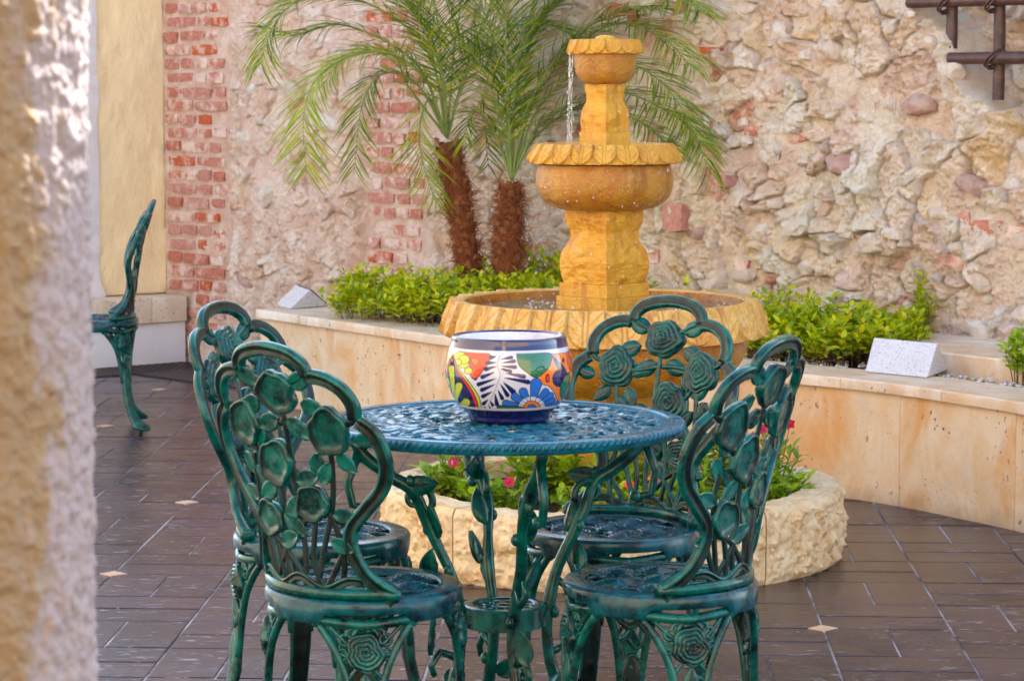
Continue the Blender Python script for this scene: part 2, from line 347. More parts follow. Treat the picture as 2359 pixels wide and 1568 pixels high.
for i in range(-14, 8):
    for j in range(-10, 19):
        c = e0 + e1 * (i + .5) + e2 * (j + .5)
        d = (i + j) % 2 == 0
        for k in range(2):
            a0, a1, b0, b1 = (0, 1, k * .5, k * .5 + .5) if d else (k * .5, k * .5 + .5, 0, 1)
            key = (d, k)
            if key not in tm:
                V, F, o = tileme(a0, a1, b0, b1); tm[key] = mesh('tile', V, F, M_SLATE, smooth=False)
            o = e0 + e1 * (i + (a0 + a1) / 2) + e2 * (j + (b0 + b1) / 2)
            x, y = o.x, o.y
            sx = 1179 + x / y * FPX
            if y > 12.9 or y < 3.6: continue
            if x > 1.0 and y > lowwall_Y(x) + .25: continue
            if x > -1.1 and x <= 1.0 and y > lowwall_Y(x) + .25: continue
            vis = 180 < sx < 2420 and y > 5.75
            tiles.append((not vis, y, x, y, key))
tiles.sort()
rest = MB()
for n_, (nv, _, x, y, key) in enumerate(tiles):
    z = random.uniform(-.0008, .0008)
    if n_ < 300 and not nv:
        o = link('tile', tm[key], fl); o.location = (x, y, z); o.rotation_euler = (random.gauss(0, .0012), random.gauss(0, .0012), 0)
        if key[0] is False: pass
    else:
        me = tm[key]; rest.add([(v.co.x + x, v.co.y + y, v.co.z + z) for v in me.vertices], [p.vertices[:] for p in me.polygons])
tag(rest.build('tile', M_SLATE, fl, smooth=False), kind='stuff')
ins = mesh('tile_inset', [(-.037, 0, .0022), (0, -.037, .0022), (.037, 0, .0022), (0, .037, .0022), (-.040, 0, -.004), (0, -.040, -.004), (.040, 0, -.004), (0, .040, -.004)],
           [(0, 1, 2, 3), (4, 5, 1, 0), (5, 6, 2, 1), (6, 7, 3, 2), (7, 4, 0, 3)], M_TILEW, smooth=False)
for a in range(-14, 8, 2):
    for b in range(-8, 18, 2):
        if (a + b) % 4 == 0:
            p = tilep(a, b, 0)
            if 3.6 < p[1] < min(12.2, lowwall_Y(p[0]) - .1 if p[0] > -1.05 else 12.2): o = link('tile_inset', ins, fl); o.location = (p[0], p[1], 0); o.scale = (1.0, 1.0, 1)

# ------------------------------------------------------------------ old stone wall
P0 = Vector((-1.734, 13.152)); SLP = -1.06
wd = Vector((1, SLP)).normalized(); WANG = math.atan2(wd.y, wd.x)
def wallpx(x, y):
    r = ray(x, y); t = (P0.y - SLP * P0.x) / (r[1] - SLP * r[0]); X, Y, Z = r[0] * t, r[1] * t, CAMH + r[2] * t
    return (X - P0.x) / wd.x, Z
wall = empty('stone_wall', (P0.x, P0.y, 0), WANG, 'old pale rubble stone wall with two red brick piers behind the fountain', 'wall')
na, nz = 1290, 460
aa = np.concatenate([np.linspace(0, 5.6, 1190), np.linspace(5.62, 9, 100)]); zz = np.concatenate([np.linspace(-.02, 1.95, 420), np.linspace(1.97, 3.2, 40)])
A, Z = np.meshgrid(aa, zz, indexing='ij')
# stones as cells
ns = 2000
sa = rng.uniform(-.1, 9.1, ns); sz = rng.uniform(-.1, 3.3, ns)
szr = rng.uniform(0, 1, ns); sth = rng.uniform(0, PI, ns); sax = rng.uniform(.55, 1., ns); wgt = rng.uniform(0, .028, ns); sh = rng.uniform(0, 1, ns); sgx = rng.normal(0, .42, ns); sgz = rng.normal(0, .42, ns)
pa = (A + .02 * fbm(A * 9, Z * 9, 3)).ravel(); pz = (Z + .02 * fbm(A * 9 + 40, Z * 9, 3)).ravel()
D1 = np.full(pa.size, 9.); D2 = np.full(pa.size, 9.); ID = np.zeros(pa.size, int)
order = np.argsort(sa)
cols = A[:, 0]
D1 = D1.reshape(A.shape); D2 = D2.reshape(A.shape); ID = ID.reshape(A.shape); pa = pa.reshape(A.shape); pz = pz.reshape(A.shape)
for k in range(ns):
    i0, i1 = np.searchsorted(aa, [sa[k] - .22, sa[k] + .22]); j0, j1 = np.searchsorted(zz, [sz[k] - .22, sz[k] + .22])
    if i1 <= i0 or j1 <= j0: continue
    dx = pa[i0:i1, j0:j1] - sa[k]; dz = pz[i0:i1, j0:j1] - sz[k]; c_, s_ = math.cos(sth[k]), math.sin(sth[k])
    u = (dx * c_ + dz * s_) * sax[k]; v = (-dx * s_ + dz * c_) / sax[k] ** .5
    d = np.sqrt(u * u + v * v) - wgt[k]
    a1_, a2_, idd = D1[i0:i1, j0:j1], D2[i0:i1, j0:j1], ID[i0:i1, j0:j1]
    m = d < a1_; a2_[:] = np.where(m, a1_, np.minimum(a2_, d)); idd[m] = k; a1_[m] = d[m]
E_ = np.clip(D2 - D1, 0, .2)
st = sstep(.0, .009, E_)
hs = sh[ID]
big = sstep(.35, .9, hs)
pier1 = sstep(-.03, -.01, A) * (1 - sstep(.54, .59, A)); pier2 = sstep(1.53, 1.58, A) * (1 - sstep(1.96, 2.02, A)); pier = np.maximum(pier1, pier2)
left = 1 - sstep(2.0, 3.0, A)
H = .030 * fbm(A * 2.2, Z * 2.2, 4) + .019 * fbm(A * 10, Z * 10, 5) * (1 - .35 * left) + .0075 * fbm(A * 34, Z * 34, 4)
H -= .010 * sstep(.35, .75, fbm(A * 38 + 5, Z * 38, 3)) * (1 - .6 * left)
tilt = (pa - sa[ID]) * sgx[ID] + (pz - sz[ID]) * sgz[ID]
H += (st * (.010 + .034 * big) + st * tilt * .55) * (1 - .45 * left)
H -= .019 * (1 - st) * sstep(-.3, .3, fbm(A * 5 + 60, Z * 5, 3)) * (1 - left * .6)
rg = np.abs(fbm(A * 26 + 9, Z * 26, 4)); H += .004 * fbm(A * 90, Z * 90, 3) * (1 - .5 * left)
H += .014 * rg * (1 - .4 * left)
HP = .030 * fbm(A * 2.2, Z * 2.2, 4) + .006 + .013 * fbm(A * 6 + 31, Z * 6, 4) + .005 * fbm(A * 45, Z * 45, 4) - .002 * left
kk = .010; hq = np.clip(.5 + .5 * (H - HP) / kk, 0, 1); pf = 1 - hq; H = H * hq + HP * pf + kk * hq * pf * .5
H = H * (1 - pier) + pier * (-.012 + .004 * fbm(A * 30, Z * 30, 3))
# batter at the foot (eroded ledge) and window niche on the right
H += .05 * (1 - sstep(.40, .62, Z)) * (1 - pier) * (.5 + .5 * vn(A * 3, Z * 0 + 3))
nb = np.array([wallpx(*p) for p in ((2090, -60), (2125, 20), (2205, 95), (2215, 160), (2250, 225), (2330, 255), (2420, 262), (2700, 262))])
edge = np.interp(A, nb[:, 0], nb[:, 1], left=4, right=nb[-1, 1]) + .018 * fbm(A * 14, Z * 14, 4)
niche = sstep(-.012, .028, Z - edge) * (Z < 2.6) * sstep(nb[0, 0] - .05, nb[0, 0] + .02, A)
H = H - niche * (.20 + .2 * H - .022 * fbm(A * 12, Z * 12, 5))
# colours of the stones
pal = np.array([(.78, .67, .54), (.83, .75, .64), (.74, .62, .50), (.79, .69, .57), (.78, .64, .42), (.84, .78, .67), (.70, .58, .50), (.60, .36, .30), (.52, .22, .16)])
pick = rng.choice(len(pal), ns, p=[.22, .19, .15, .16, .07, .11, .06, .03, .01])
reds = (sa > 2.2) & (sa < 4.0) & (rng.random(ns) < .06); pick[reds] = rng.choice([7, 8], reds.sum())
ctr = pal[pick][ID]; mort = np.array((.82, .70, .58)) + .05 * fbm(A * 4, Z * 4, 4)[..., None]
mortL = np.array((.76, .61, .52)) + .045 * fbm(A * 5, Z * 5, 4)[..., None]
mort = mort * (1 - left[..., None]) + mortL * left[..., None]
wv = (st * (.85 - .45 * left) * (1 - .85 * pf))[..., None]; lime = sstep(.1, .6, fbm(A * 8 + 3, Z * 8, 4))[..., None] * .6
Cc = mort * (1 - wv) + ctr * wv; Cc = Cc * (1 - lime) + mort * lime
Cc = Cc * (1 - pier[..., None]) + pier[..., None] * (np.array((.74, .58, .48)) + .05 * fbm(A * 12, Z * 12, 4)[..., None])
V = np.stack([A, -H, Z], -1).reshape(-1, 3)
Cc = Cc * np.array((1.17, 1.045, .975))
link('mortar', mesh('mortar', V, gridF(na, nz, flip=False), M_RUB, col=np.clip(Cc, .02, .9).reshape(-1, 3)), wall)
bk = MB(); bk.box(-.45, 9, .28, .6, -.02, 3.2); bk.box(0, 9, -.02, .6, 3.2, 3.26, 0, .01); bk.build('wall_core', M_YEL, wall, smooth=False)
def Hat(a, z): i = min(max(int(np.searchsorted(aa, a)), 0), na - 1); j = min(max(int(np.searchsorted(zz, z)), 0), nz - 1); return H[i, j]
# bricks
bms = []
for k in range(10):
    bm = bmesh.new(); bmesh.ops.create_cube(bm, size=1); bmesh.ops.subdivide_edges(bm, edges=bm.edges[:], cuts=1, use_grid_fill=True)
    for v in bm.verts:
        q = v.co; f = 1 - .10 * (abs(q.x) > .4) * (abs(q.z) > .4) - random.uniform(0, .07)
        v.co = Vector((q.x * (1 - .03 * random.random()), q.y * f, q.z * (1 - .12 * (abs(q.x) > .4) - .08 * random.random())))
    me = bpy.data.meshes.new('brick'); bm.to_mesh(me); bm.free(); me.materials.append(M_BRICK); bms.append(me)
nbk = 0
for (x0, x1, pv, zlo) in ((.03, .53, 1, .04), (1.56, 1.96, 2, .42)):
    row = 0; z = .045
    while z < 1.86:
        if z > zlo:
            pat = [(.12, .23, .11), (.23, .11, .12), (.11, .12, .11, .11), (.23, .23)][(row + pv) % 4 if pv == 1 else (row * 3 + 1) % 4]
            x = x0 + random.uniform(-.012, .012)
            for w_ in pat:
                w_ *= random.uniform(.85, 1.1)
                if pv == 2: w_ *= .80
                if random.random() > .05 and x + w_ < x1 + .05:
                    o = link('brick', random.choice(bms), wall); o.location = (x + w_ / 2, .046 - random.uniform(-.004, .008), z + random.gauss(0, .0025)); o.scale = (w_ - .008, .085, random.uniform(.046, .057)); o.rotation_euler = (0, random.gauss(0, .012), random.gauss(0, .02)); nbk += 1
                x += w_ + .012
        z += .0675; row += 1
# scattered bricks in the rubble
for (px, py, w_, h_) in ((1255, 585, .16, .13), (1585, 500, .15, .15), (1640, 120, .16, .05), (1440, 35, .18, .10), (1575, 15, .16, .08), (1480, 60, .1, .05), (2280, 521, .17, .062), (2345, 535, .16, .060), (2215, 600, .2, .06), (1660, 395, .14, .05), (1650, 290, .08, .05), (1700, 415, .1, .06), (1835, 312, .12, .07), (1735, 300, .1, .05), (1500, 590, .12, .08), (1715, 610, .09, .06), (1240, 600, .1, .05), (2235, 500, .07, .05)):
    a, z = wallpx(px, py); o = link('brick', random.choice(bms), wall); o.location = (a, -Hat(a, z) + .022, z); o.scale = (w_ * .8, .07, h_ * .8); o.rotation_euler = (0, random.gauss(0, .15), random.gauss(0, .08)); nbk += 1
# separate stones
sms = []
for k in range(16):
    bm = bmesh.new(); bmesh.ops.create_icosphere(bm, subdivisions=3, radius=1)
    pl = [Vector(rng.normal(0, 1, 3)).normalized() for _ in range(11)]; dd = [random.uniform(.58, .95) for _ in pl]; ph = random.uniform(0, 50)
    for v in bm.verts:
        n_ = v.co.normalized(); r_ = min([d_ / max(p.dot(n_), .05) for p, d_ in zip(pl, dd)] + [1.05])
        r_ *= 1 + .05 * math.sin(n_.x * 9 + ph) * math.sin(n_.z * 11 + ph) + random.gauss(0, .008); v.co = n_ * r_
    me = bpy.data.meshes.new('stone'); bm.to_mesh(me); bm.free(); me.materials.append(M_STONE)
    me.polygons.foreach_set('use_smooth', np.full(len(me.polygons), True)); me.set_sharp_from_angle(angle=R(38)); sms.append(me)
placed = []; tries = 0
while len(placed) < 270 and tries < 9000:
    tries += 1; a = rng.uniform(.55, 5.45) if random.random() < .25 else rng.uniform(2.0, 5.45); z = rng.uniform(.36, 1.9)
    if 1.48 < a < 2.02 or (z - np.interp(a, nb[:, 0], nb[:, 1], left=4) > -.03): continue
    big_ = a > 3.1
    s_ = float(np.clip(rng.lognormal(-3.30 if big_ else -3.6, .45), .013, .085)); 
    if any((a - p[0]) ** 2 + (z - p[1]) ** 2 < (1.05 * (s_ + p[2])) ** 2 for p in placed): continue
    placed.append((a, z, s_)); o = link('stone', random.choice(sms), wall)
    o.location = (a, -Hat(a, z) + s_ * .16, z); o.scale = (s_ * random.uniform(.95, 1.5), s_ * random.uniform(.55, .85), s_ * random.uniform(.6, 1.)); o.rotation_euler = (random.gauss(0, .3), random.uniform(-.9, .9), random.uniform(0, .5))

# window grille in the niche
gr = empty('window_grille', (0, 0, 0), 0, 'rusty brown iron window grille of round bars at upper right of stone wall', 'grille')
gr.location = wall.location; gr.rotation_euler = (0, 0, WANG)
def bar(p, q, r, name='bar'):
    P = np.linspace(p, q, 26); P[:, 1] += .002 * np.sin(np.linspace(0, 9, 26)); P[:, 0] += .0015 * np.sin(np.linspace(1, 8, 26))
    rr = r * (1 + .05 * vn(np.linspace(0, 12, 26) + p[0] * 9, np.zeros(26) + q[2] * 5)); MB().tube(P, rr, 12).build(name, M_BAR, gr, auto=50)
a1_, z1_ = wallpx(2196, 100); a2_, z2_ = wallpx(2304, 218); ah, zh = wallpx(2280, 135); at_, zt_ = wallpx(2280, 6)
bar((a1_, -.015, z1_ - .02), (a1_, -.015, 2.45), .0215); bar((a2_, -.015, z2_ - .02), (a2_, -.015, 2.45), .0215)
bar((a2_ + .21, -.015, z2_ - .06), (a2_ + .21, -.015, 2.45), .0215)
bar((a1_ + .02, -.050, zh), (a2_ + .55, -.050, zh), .022); bar((a1_ - .17, -.050, zt_ + .005), (a2_ + .55, -.050, zt_ + .005), .020)
for (ac, zc) in ((a2_, zh), (a1_, zt_), (a2_, zt_), (a2_ + .21, zh), (a2_ + .21, zt_)):
    t = np.linspace(0, 2 * PI, 28)
    w_ = MB()
    for kk in (0, .012): w_.tube(np.stack([ac + .030 * np.cos(t) * 1.0 + kk - .004, -.035 - .042 * np.sin(t), zc + .030 * np.cos(t) - kk * .6], -1), .0048, 6)
    w_.build('wire_tie', M_BAR, gr)

# yellow side wall on the left, with white trim, tile dado and plinth
yw0 = Vector((P0.x, P0.y)); ywd = Vector((-.283, -.228)).normalized(); YA = math.atan2(ywd.y, ywd.x)
yw = empty('yellow_wall', (P0.x, P0.y, 0), YA, 'yellow stucco wall with white plinth at the far left of the court', 'wall')
na_, nz_ = 260, 300; A2, Z2 = np.meshgrid(np.linspace(-.01, 1.2, na_), np.linspace(.335, 3.2, nz_), indexing='ij')
h2 = .004 * fbm(A2 * 14, Z2 * 9, 4) + .010 * fbm(A2 * 2, Z2 * 1.4, 3)
link('stucco', mesh('stucco', np.stack([A2, h2, Z2], -1).reshape(-1, 3), gridF(na_, nz_, flip=False), M_YEL), yw)
pb = MB(); pb.box(-.0, 1.2, .012, .2, -.01, .205, 0, .004); pb.build('plinth', M_WHT, yw)
for k in range(5):
    t_ = MB(); t_.box(.003 + k * .2, .2 + k * .2, .03, .22, .207, .330, 0, .003); t_.build('dado_tile', m_trav('dado_%d' % k, (.60, .47, .33), (.70, .60, .47), (.66, .42, .14), .45) if k == 0 else bpy.data.materials['dado_0'], yw)
for o in yw.children:
    if o.name.startswith(('plinth', 'dado')):
        for v in o.data.vertices: v.co.y -= .0
tr = MB(); na3 = 60
zt = np.linspace(.30, 3.2, 160); xe = .365 + .006 * fbm(zt * 7, zt * 0 + 2, 4) - .03 * np.exp(-((zt - .33) / .05) ** 2)
U = np.linspace(0, 1, 12); Vt = np.array([[xe[i] + u * .9, .034 + .005 * vn(xe[i] * 40 + u * 12, zt[i] * 22) - .02 * (u < .01), zt[i]] for i in range(160) for u in U])
link('painted_band', mesh('painted_band', Vt, gridF(160, 12, flip=True), M_WHT), yw)
ywb = MB(); ywb.box(0, 1.3, -.3, -.035, 0, 3.2); ywb.box(-.25, .02, -.9, -.035, 0, 3.2); ywb.build('wall_core', M_YEL, yw, smooth=False)

# drain grate along the walls
dg = empty('drain_grate', (P0.x, P0.y, 0), 0, 'dark slatted drain grate at the foot of the yellow wall and brick pier', 'grate')
ydn = Vector((-ywd.y, ywd.x)); wn = Vector((-wd.y, wd.x)) * -1
if ydn.y > 0: ydn = -ydn
def gl(o, n, a0, a1, b, w_, t0, t1):
    f = MB(); pts = []
    for z in (-.003, .006):
        for (a, bb) in ((a0 + t0 * b, b), (a1 + t1 * b, b), (a1 + t1 * b, b + w_), (a0 + t0 * b, b + w_)):
            p = o * a + n * bb; pts.append((p.x, p.y, z))
    f.add(pts, [(4, 5, 6, 7), (0, 1, 5, 4), (1, 2, 6, 5), (2, 3, 7, 6), (3, 0, 4, 7)]); f.build('slat', M_GRATE, dg, smooth=False)
for k in range(11):
    b = .04 + k * .044
    gl(ywd, ydn, .03, 1.1, b, .026, .0, 0)
    gl(wd, wn, .0, 1.3, b, .026, .0, 0)
pit = MB()
for (o_, n_, L_) in ((ywd, ydn, 1.1), (wd, wn, 1.3)):
    q = [o_ * 0 + n_ * .03, o_ * L_ + n_ * .03, o_ * L_ + n_ * .54, o_ * 0 + n_ * .54]; zq = .0028 if n_ is ydn else .0018; pit.add([(p.x, p.y, zq) for p in q], [(0, 1, 2, 3)])
pit.build('drain_channel', M_PIT, dg, smooth=False)  # flat dark sheet stands in for the shade below the slats

# ------------------------------------------------------------------ low travertine planter wall
lw = empty('planter_wall', (0, 0, 0), 0, 'low curved planter wall clad in travertine panels with a pale cap', 'planter')
path = smoothpath(LOWW[1:], 260); seg = np.linalg.norm(np.diff(path, axis=0), axis=1); cs = np.concatenate([[0], np.cumsum(seg)])
def wp(s):
    x = np.interp(s, cs, path[:, 0]); y = np.interp(s, cs, path[:, 1]); e = .05
    dx = np.interp(s + e, cs, path[:, 0]) - np.interp(s - e, cs, path[:, 0]); dy = np.interp(s + e, cs, path[:, 1]) - np.interp(s - e, cs, path[:, 1]); l = math.hypot(dx, dy); return np.array((x, y)), np.array((-dy / l, dx / l)), 0
def strip(s0, s1, prof, name, mat, n=10, rough=0):
    """sweep a closed (depth, z) profile along the wall path; depth>0 goes behind the wall's face"""
    V = []; k = len(prof)
    for i, s_ in enumerate(np.linspace(s0, s1, n)):
        p, nn_, _ = wp(s_)
        for (dp, z) in prof:
            j = rough * vn(s_ * 30, z * 40 + dp * 31); q = p + nn_ * (dp + j); V.append((q[0], q[1], z + j * .4))
    F = [tuple(f) for f in gridF(n, k, cv=True)] + [tuple(range(k))[::-1], tuple((n - 1) * k + t for t in range(k))]
    me = mesh(name, V, F, mat, smooth=True); me.set_sharp_from_angle(angle=R(35)); return link(name, me, lw)
Ltot = cs[-1]; s_ = 0; k = 0
pansz = [.62, .60, .66, .58, .64, .60, .55, .62, .6, .6, .6]
CAPZ = .402
while s_ < Ltot - .05:
    w_ = min(pansz[k % 11], Ltot - s_); strip(s_ + .001, s_ + w_ - .001, [(.0, .0), (.0, CAPZ - .0355), (.03, CAPZ - .0355), (.03, 0)], 'panel', M_TRAV, 14); s_ += w_; k += 1
s_ = -.02; k = 0
while s_ < Ltot - .05:
    w_ = min(.46 + .12 * ((k * 7) % 3), Ltot - s_)
    strip(max(s_, 0) + (0 if k else -.025) + .001, s_ + w_ - .001, [(-.022, CAPZ - .035), (-.023, CAPZ - .018), (-.021, CAPZ - .004), (-.017, CAPZ), (.24, CAPZ), (.243, CAPZ - .035)], 'cap_slab', M_CAP, 16, .0016); s_ += w_; k += 1
strip(.002, Ltot, [(.0305, .0), (.0305, CAPZ - .036), (.22, CAPZ - .036), (.22, 0)], 'wall_core', M_TRAV, 60)
# end return of the planter to the old wall (left end)
p_, n_, _ = wp(0.0)
lwd = np.array((n_[0], n_[1])); r_ = MB()
def rbox(p, d, l0, l1, w0, w1, z0, z1, b=.003):
    m_ = MB(); m_.box(l0, l1, w0, w1, z0, z1, 0, b); a_ = math.atan2(d[1], d[0]); return m_, Matrix.Translation((p[0], p[1], 0)) @ Matrix.Rotation(a_, 4, 'Z')
m_, M_ = rbox(p_, lwd, .031, 1.25, -.20, -.002, 0, CAPZ - .036); m_.build('return_panel', M_TRAV, lw, M=M_)
m_, M_ = rbox(p_, lwd, .244, 1.25, -.24, .021, CAPZ - .0352, CAPZ); m_.build('cap_slab', M_CAP, lw, M=M_)
# bed soil
V = []
for s_ in np.linspace(.05, Ltot, 60):
    p, nn_, _ = wp(s_); q = p + nn_ * .2; wl = P0.y + SLP * (q[0] - P0.x)
    for t in np.linspace(0, 1, 16):
        d = nn_; # march to the wall
        tt = (P0.y - SLP * P0.x - q[1] + SLP * q[0]) / (d[1] - SLP * d[0]); tt = min(max(tt, .1), 3)
        w = q + d * tt * t; V.append((w[0], w[1], CAPZ - .03 + .012 * vn(np.array(w[0] * 9), np.array(w[1] * 9))))
tag(link('soil', mesh('soil', V, gridF(60, 16, flip=True), M_SOIL)), kind='structure')
# pebbles along the cap
pb = MB(); ico = bmesh.new(); bmesh.ops.create_icosphere(ico, subdivisions=1, radius=1); iv = np.array([v.co[:] for v in ico.verts]); jf = [[v.index for v in f.verts] for f in ico.faces]; ico.free()
for k in range(1500):
    s_ = random.uniform(.25, 4.9); p, nn_, _ = wp(s_); q = p + nn_ * random.uniform(.25, .50); r_ = random.uniform(.005, .010)
    pb.add(iv * np.array((r_, r_ * random.uniform(.7, 1.2), r_ * .7)) + np.array((q[0], q[1], CAPZ - .012 + random.uniform(-.006, .004))), jf)
tag(pb.build('pebbles', M_PEB, None), 'white pebble gravel between the cap and the green shrubs', 'gravel', kind='stuff')

# raised stone slab behind the cap on the right
sb = MB(); q = [onz(2060, 803, .46), onz(2160, 812, .46), onz(2358, 834, .46), onz(2520, 860, .46)]
q += [Vector((2.15, 9.0, .46)), Vector((1.46, 9.80, .46)), Vector((1.36, 9.85, .46))]
nq = len(q); V = [(p.x, p.y, .463) for p in q] + [(p.x, p.y, .36) for p in q]
F = [tuple(range(nq))] + [(i, nq + i, nq + (i + 1) % nq, (i + 1) % nq) for i in range(nq)]
bs = link('bench_slab', mesh('bench_slab', V, F, M_CAP, smooth=False)); tag(bs, 'raised pale stone slab against the foot of the rubble wall at the right', 'slab')
bvm = bs.modifiers.new('b', 'BEVEL'); bvm.width = .006; bvm.segments = 2; bvm.limit_method = 'ANGLE'

# wedge light housings
def wedge(name, F4, back, label):
    """F4: front-left, front-right bottom; back-left/right top; prism extruded"""
    fl_, fr_, tr_, tl_, br_, bl_ = F4; o = empty(name, fl_, 0, label, 'garden light')
    V = [tuple(Vector(p) - Vector(fl_)) for p in (fl_, fr_, tr_, tl_, br_, bl_)]
    me = mesh('housing', V, [(0, 1, 2, 3), (1, 4, 2), (0, 3, 5), (0, 5, 4, 1), (3, 2, 4, 5)], M_LH, smooth=False); h = link('housing', me, o); b_ = h.modifiers.new('b', 'BEVEL'); b_.width = .003; b_.segments = 2
    # glass window set proud of the back slope
    a, b, c, d = [Vector(V[i]) for i in (3, 2, 4, 5)]; ce = (a + b + c + d) / 4; nrm = (b - a).cross(d - a).normalized()
    if nrm.dot(ce - (Vector(V[0]) + Vector(V[1])) / 2) < 0: nrm = -nrm
    fr = [ce + (p - ce) * .86 + nrm * .003 for p in (a, b, c, d)]; g2 = [p + nrm * .004 for p in fr]
    link('lamp_frame', mesh('lamp_frame', [p[:] for p in fr + g2], [(4, 5, 6, 7), (0, 1, 5, 4), (1, 2, 6, 5), (2, 3, 7, 6), (3, 0, 4, 7)], M_BAR, smooth=False), o)
    g3 = [ce + (p - ce) * .72 + nrm * .0085 for p in (a, b, c, d)]; link('glass', mesh('glass', [p[:] for p in g3], [(0, 1, 2, 3)], M_GLASS, smooth=False), o)
zc = CAPZ + .002
wedge('garden_light', ((1.185, 8.84, zc), (1.365, 8.655, zc), (1.42, 8.80, zc + .10), (1.235, 9.00, zc + .10), (1.475, 8.90, zc), (1.285, 9.12, zc)), None, 'white speckled wedge light housing on the cap at the right')
wedge('garden_light', ((-1.035, 11.60, zc), (-.955, 11.335, zc), (-.875, 11.44, zc + .075), (-.96, 11.72, zc + .075), (-.80, 11.50, zc), (-.89, 11.80, zc)), None, 'small white wedge light with dark glass at the left end of the planter')

# ------------------------------------------------------------------ round stone planter
RC = Vector((.292, 7.677)); RH = .205
rp = empty('round_planter', (RC.x, RC.y, 0), 0, 'round planter ring of rough hewn yellow limestone blocks round the fountain foot', 'planter')
nb_ = 9; a_off = R(-53)
for k in range(nb_):
    a0 = a_off + k * 2 * PI / nb_ + .004; a1 = a_off + (k + 1) * 2 * PI / nb_ - .004; na_ = 90
    out_ = []; th = np.linspace(a0, a1, na_)
    zs = np.linspace(0, RH, 34)
    prof = [(.555, RH - .06), (.555, RH - .006), (.560, RH)] + [(r_, RH) for r_ in np.linspace(.575, .658, 10)]
    V = []
    dtop = random.uniform(-.004, .004); rk = random.uniform(0, 40)
    for t in th:
        ed = min(t - a0, a1 - t) * .68; ef = min(1, max(0, ed / .012))
        for (r_, z) in prof:
            ww = .0025 * math.sin(r_ * 260 + t * 5) * (r_ > .56) * ef; rj = .006 * float(vn(np.array(t * 26 + rk), np.array(3.))) if r_ > .66 else 0
            V.append(((r_ + rj) * math.cos(t), (r_ + rj) * math.sin(t), z + dtop + ww + .003 * float(vn(np.array(t * 20 + rk), np.array(r_ * 50)))))
        for z in zs[::-1]:
            inner = min(1, (RH - z) / .02) * min(1, z / .02 + .25)
            f = fbm(np.array(t * 17 + rk), np.array(z * 24.), 5); f2 = abs(float(fbm(np.array(t * 40 + rk), np.array(z * 55.), 3)))
            rr = .657 + (.011 * float(f) + .010 * f2) * inner * ef + .010 * inner
            V.append((rr * math.cos(t), rr * math.sin(t), z + (dtop if z > .1 else 0)))
        V.append((.555 * math.cos(t), .555 * math.sin(t), 0))
    m_ = len(prof) + len(zs) + 1
    F = [tuple(f) for f in gridF(na_, m_, flip=True)] + [tuple(range(m_)), tuple((na_ - 1) * m_ + j for j in range(m_))[::-1]]
    me = mesh('block', V, F, M_ROUGH, smooth=True); me.set_sharp_from_angle(angle=R(50)); link('block', me, rp)
sd = MB(); sd.lathe([(.001, .165), (.2, .165), (.4, .16), (.56, .150)], 40); sd.build('soil_bed', M_SOIL, rp)

# ------------------------------------------------------------------ fountain
FX, FY = .268, 7.677
ft = empty('fountain', (FX, FY, 0), 0, 'three tiered ochre sandstone fountain with leaf carved bowls and running water', 'fountain')
FR = R(40)   # the square pillars turn a corner to the court
def rim(name, prof, nl, per, depth, mat, rot=0, vein=1.):
    """prof: list (r,z,nr,nz,v) from inner lip over to skirt underside; relief on v in 0..1"""
    P_ = np.array(prof); n = len(P_); k = nl * per; t = np.arange(k) / per; a = rot + t / nl * 2 * PI
    u = (t % 1) - .5; V = np.zeros((n, k, 3))
    for i in range(n):
        r_, z, nr, nz, v = P_[i]
        d = np.zeros(k)
        if 0 <= v <= 1:
            w = .5 * math.sqrt(max(0, 1 - max(0, (v - .35) / .66) ** 2)) if v > .35 else .5
            ins = sstep(-.012, .016, w - np.abs(u)); d = depth * (ins * (.95 + .8 * u) - .15)
            d -= vein * depth * .55 * (np.exp(-((np.abs(u) - .06) / .02) ** 2)) * ins
            q = (v * 1.2 + np.abs(u) * 1.3) * 2.3; gq = np.abs((q % 1) - .5)
            d -= vein * depth * .28 * np.exp(-(gq / .06) ** 2) * ins * (np.abs(u) > .085) * (np.abs(u) < w - .05)
        tt = a * 3; d = d + depth * .18 * vn(a * nl * .9 + 5, np.full(k, z * 60.))
        rr = r_ + d * nr; V[i, :, 0] = rr * np.cos(a); V[i, :, 1] = rr * np.sin(a); V[i, :, 2] = z + d * nz
    return link(name, mesh(name, V.reshape(-1, 3), gridF(n, k, cv=True, flip=True), mat), ft)
def rimprof(ri, zi_in, R0, z0, R1, z1, nv=46):
    """inner wall bottom (ri, zi_in) -> lip at R0,z0 -> skirt flaring out to R1,z1"""
    pr = [(ri - .004, zi_in, 0, 0, -1), (ri, z0 - .008, 0, 0, -1), (ri + .004, z0 - .001, 0, 0, -1), ((ri + R0) / 2, z0, 0, 0, -1), (R0 - .006, z0 - .001, 0, 0, -1)]
    L = math.hypot(R1 - R0, z0 - z1)
    for v in np.linspace(0, 1, nv):
        b = math.sin(v * PI) * L * .10
        r_ = R0 + (R1 - R0) * v ** 1.0 + b * .45; z = z0 - .003 + (z1 - z0) * v + b * .15
        pr.append((r_, z, .93, .36, v))
    pr += [(R1 - .003, z1 - .004, .3, 0, -1), (R1 - .012, z1 - .005, 0, 0, -1), (ri + .0, z1 - .004, 0, 0, -1)]
    return pr
rim('basin_rim', rimprof(.405, .655, .432, .742, .468, .645, 60), 27, 30, .0150, M_BASIN, rot=.03)
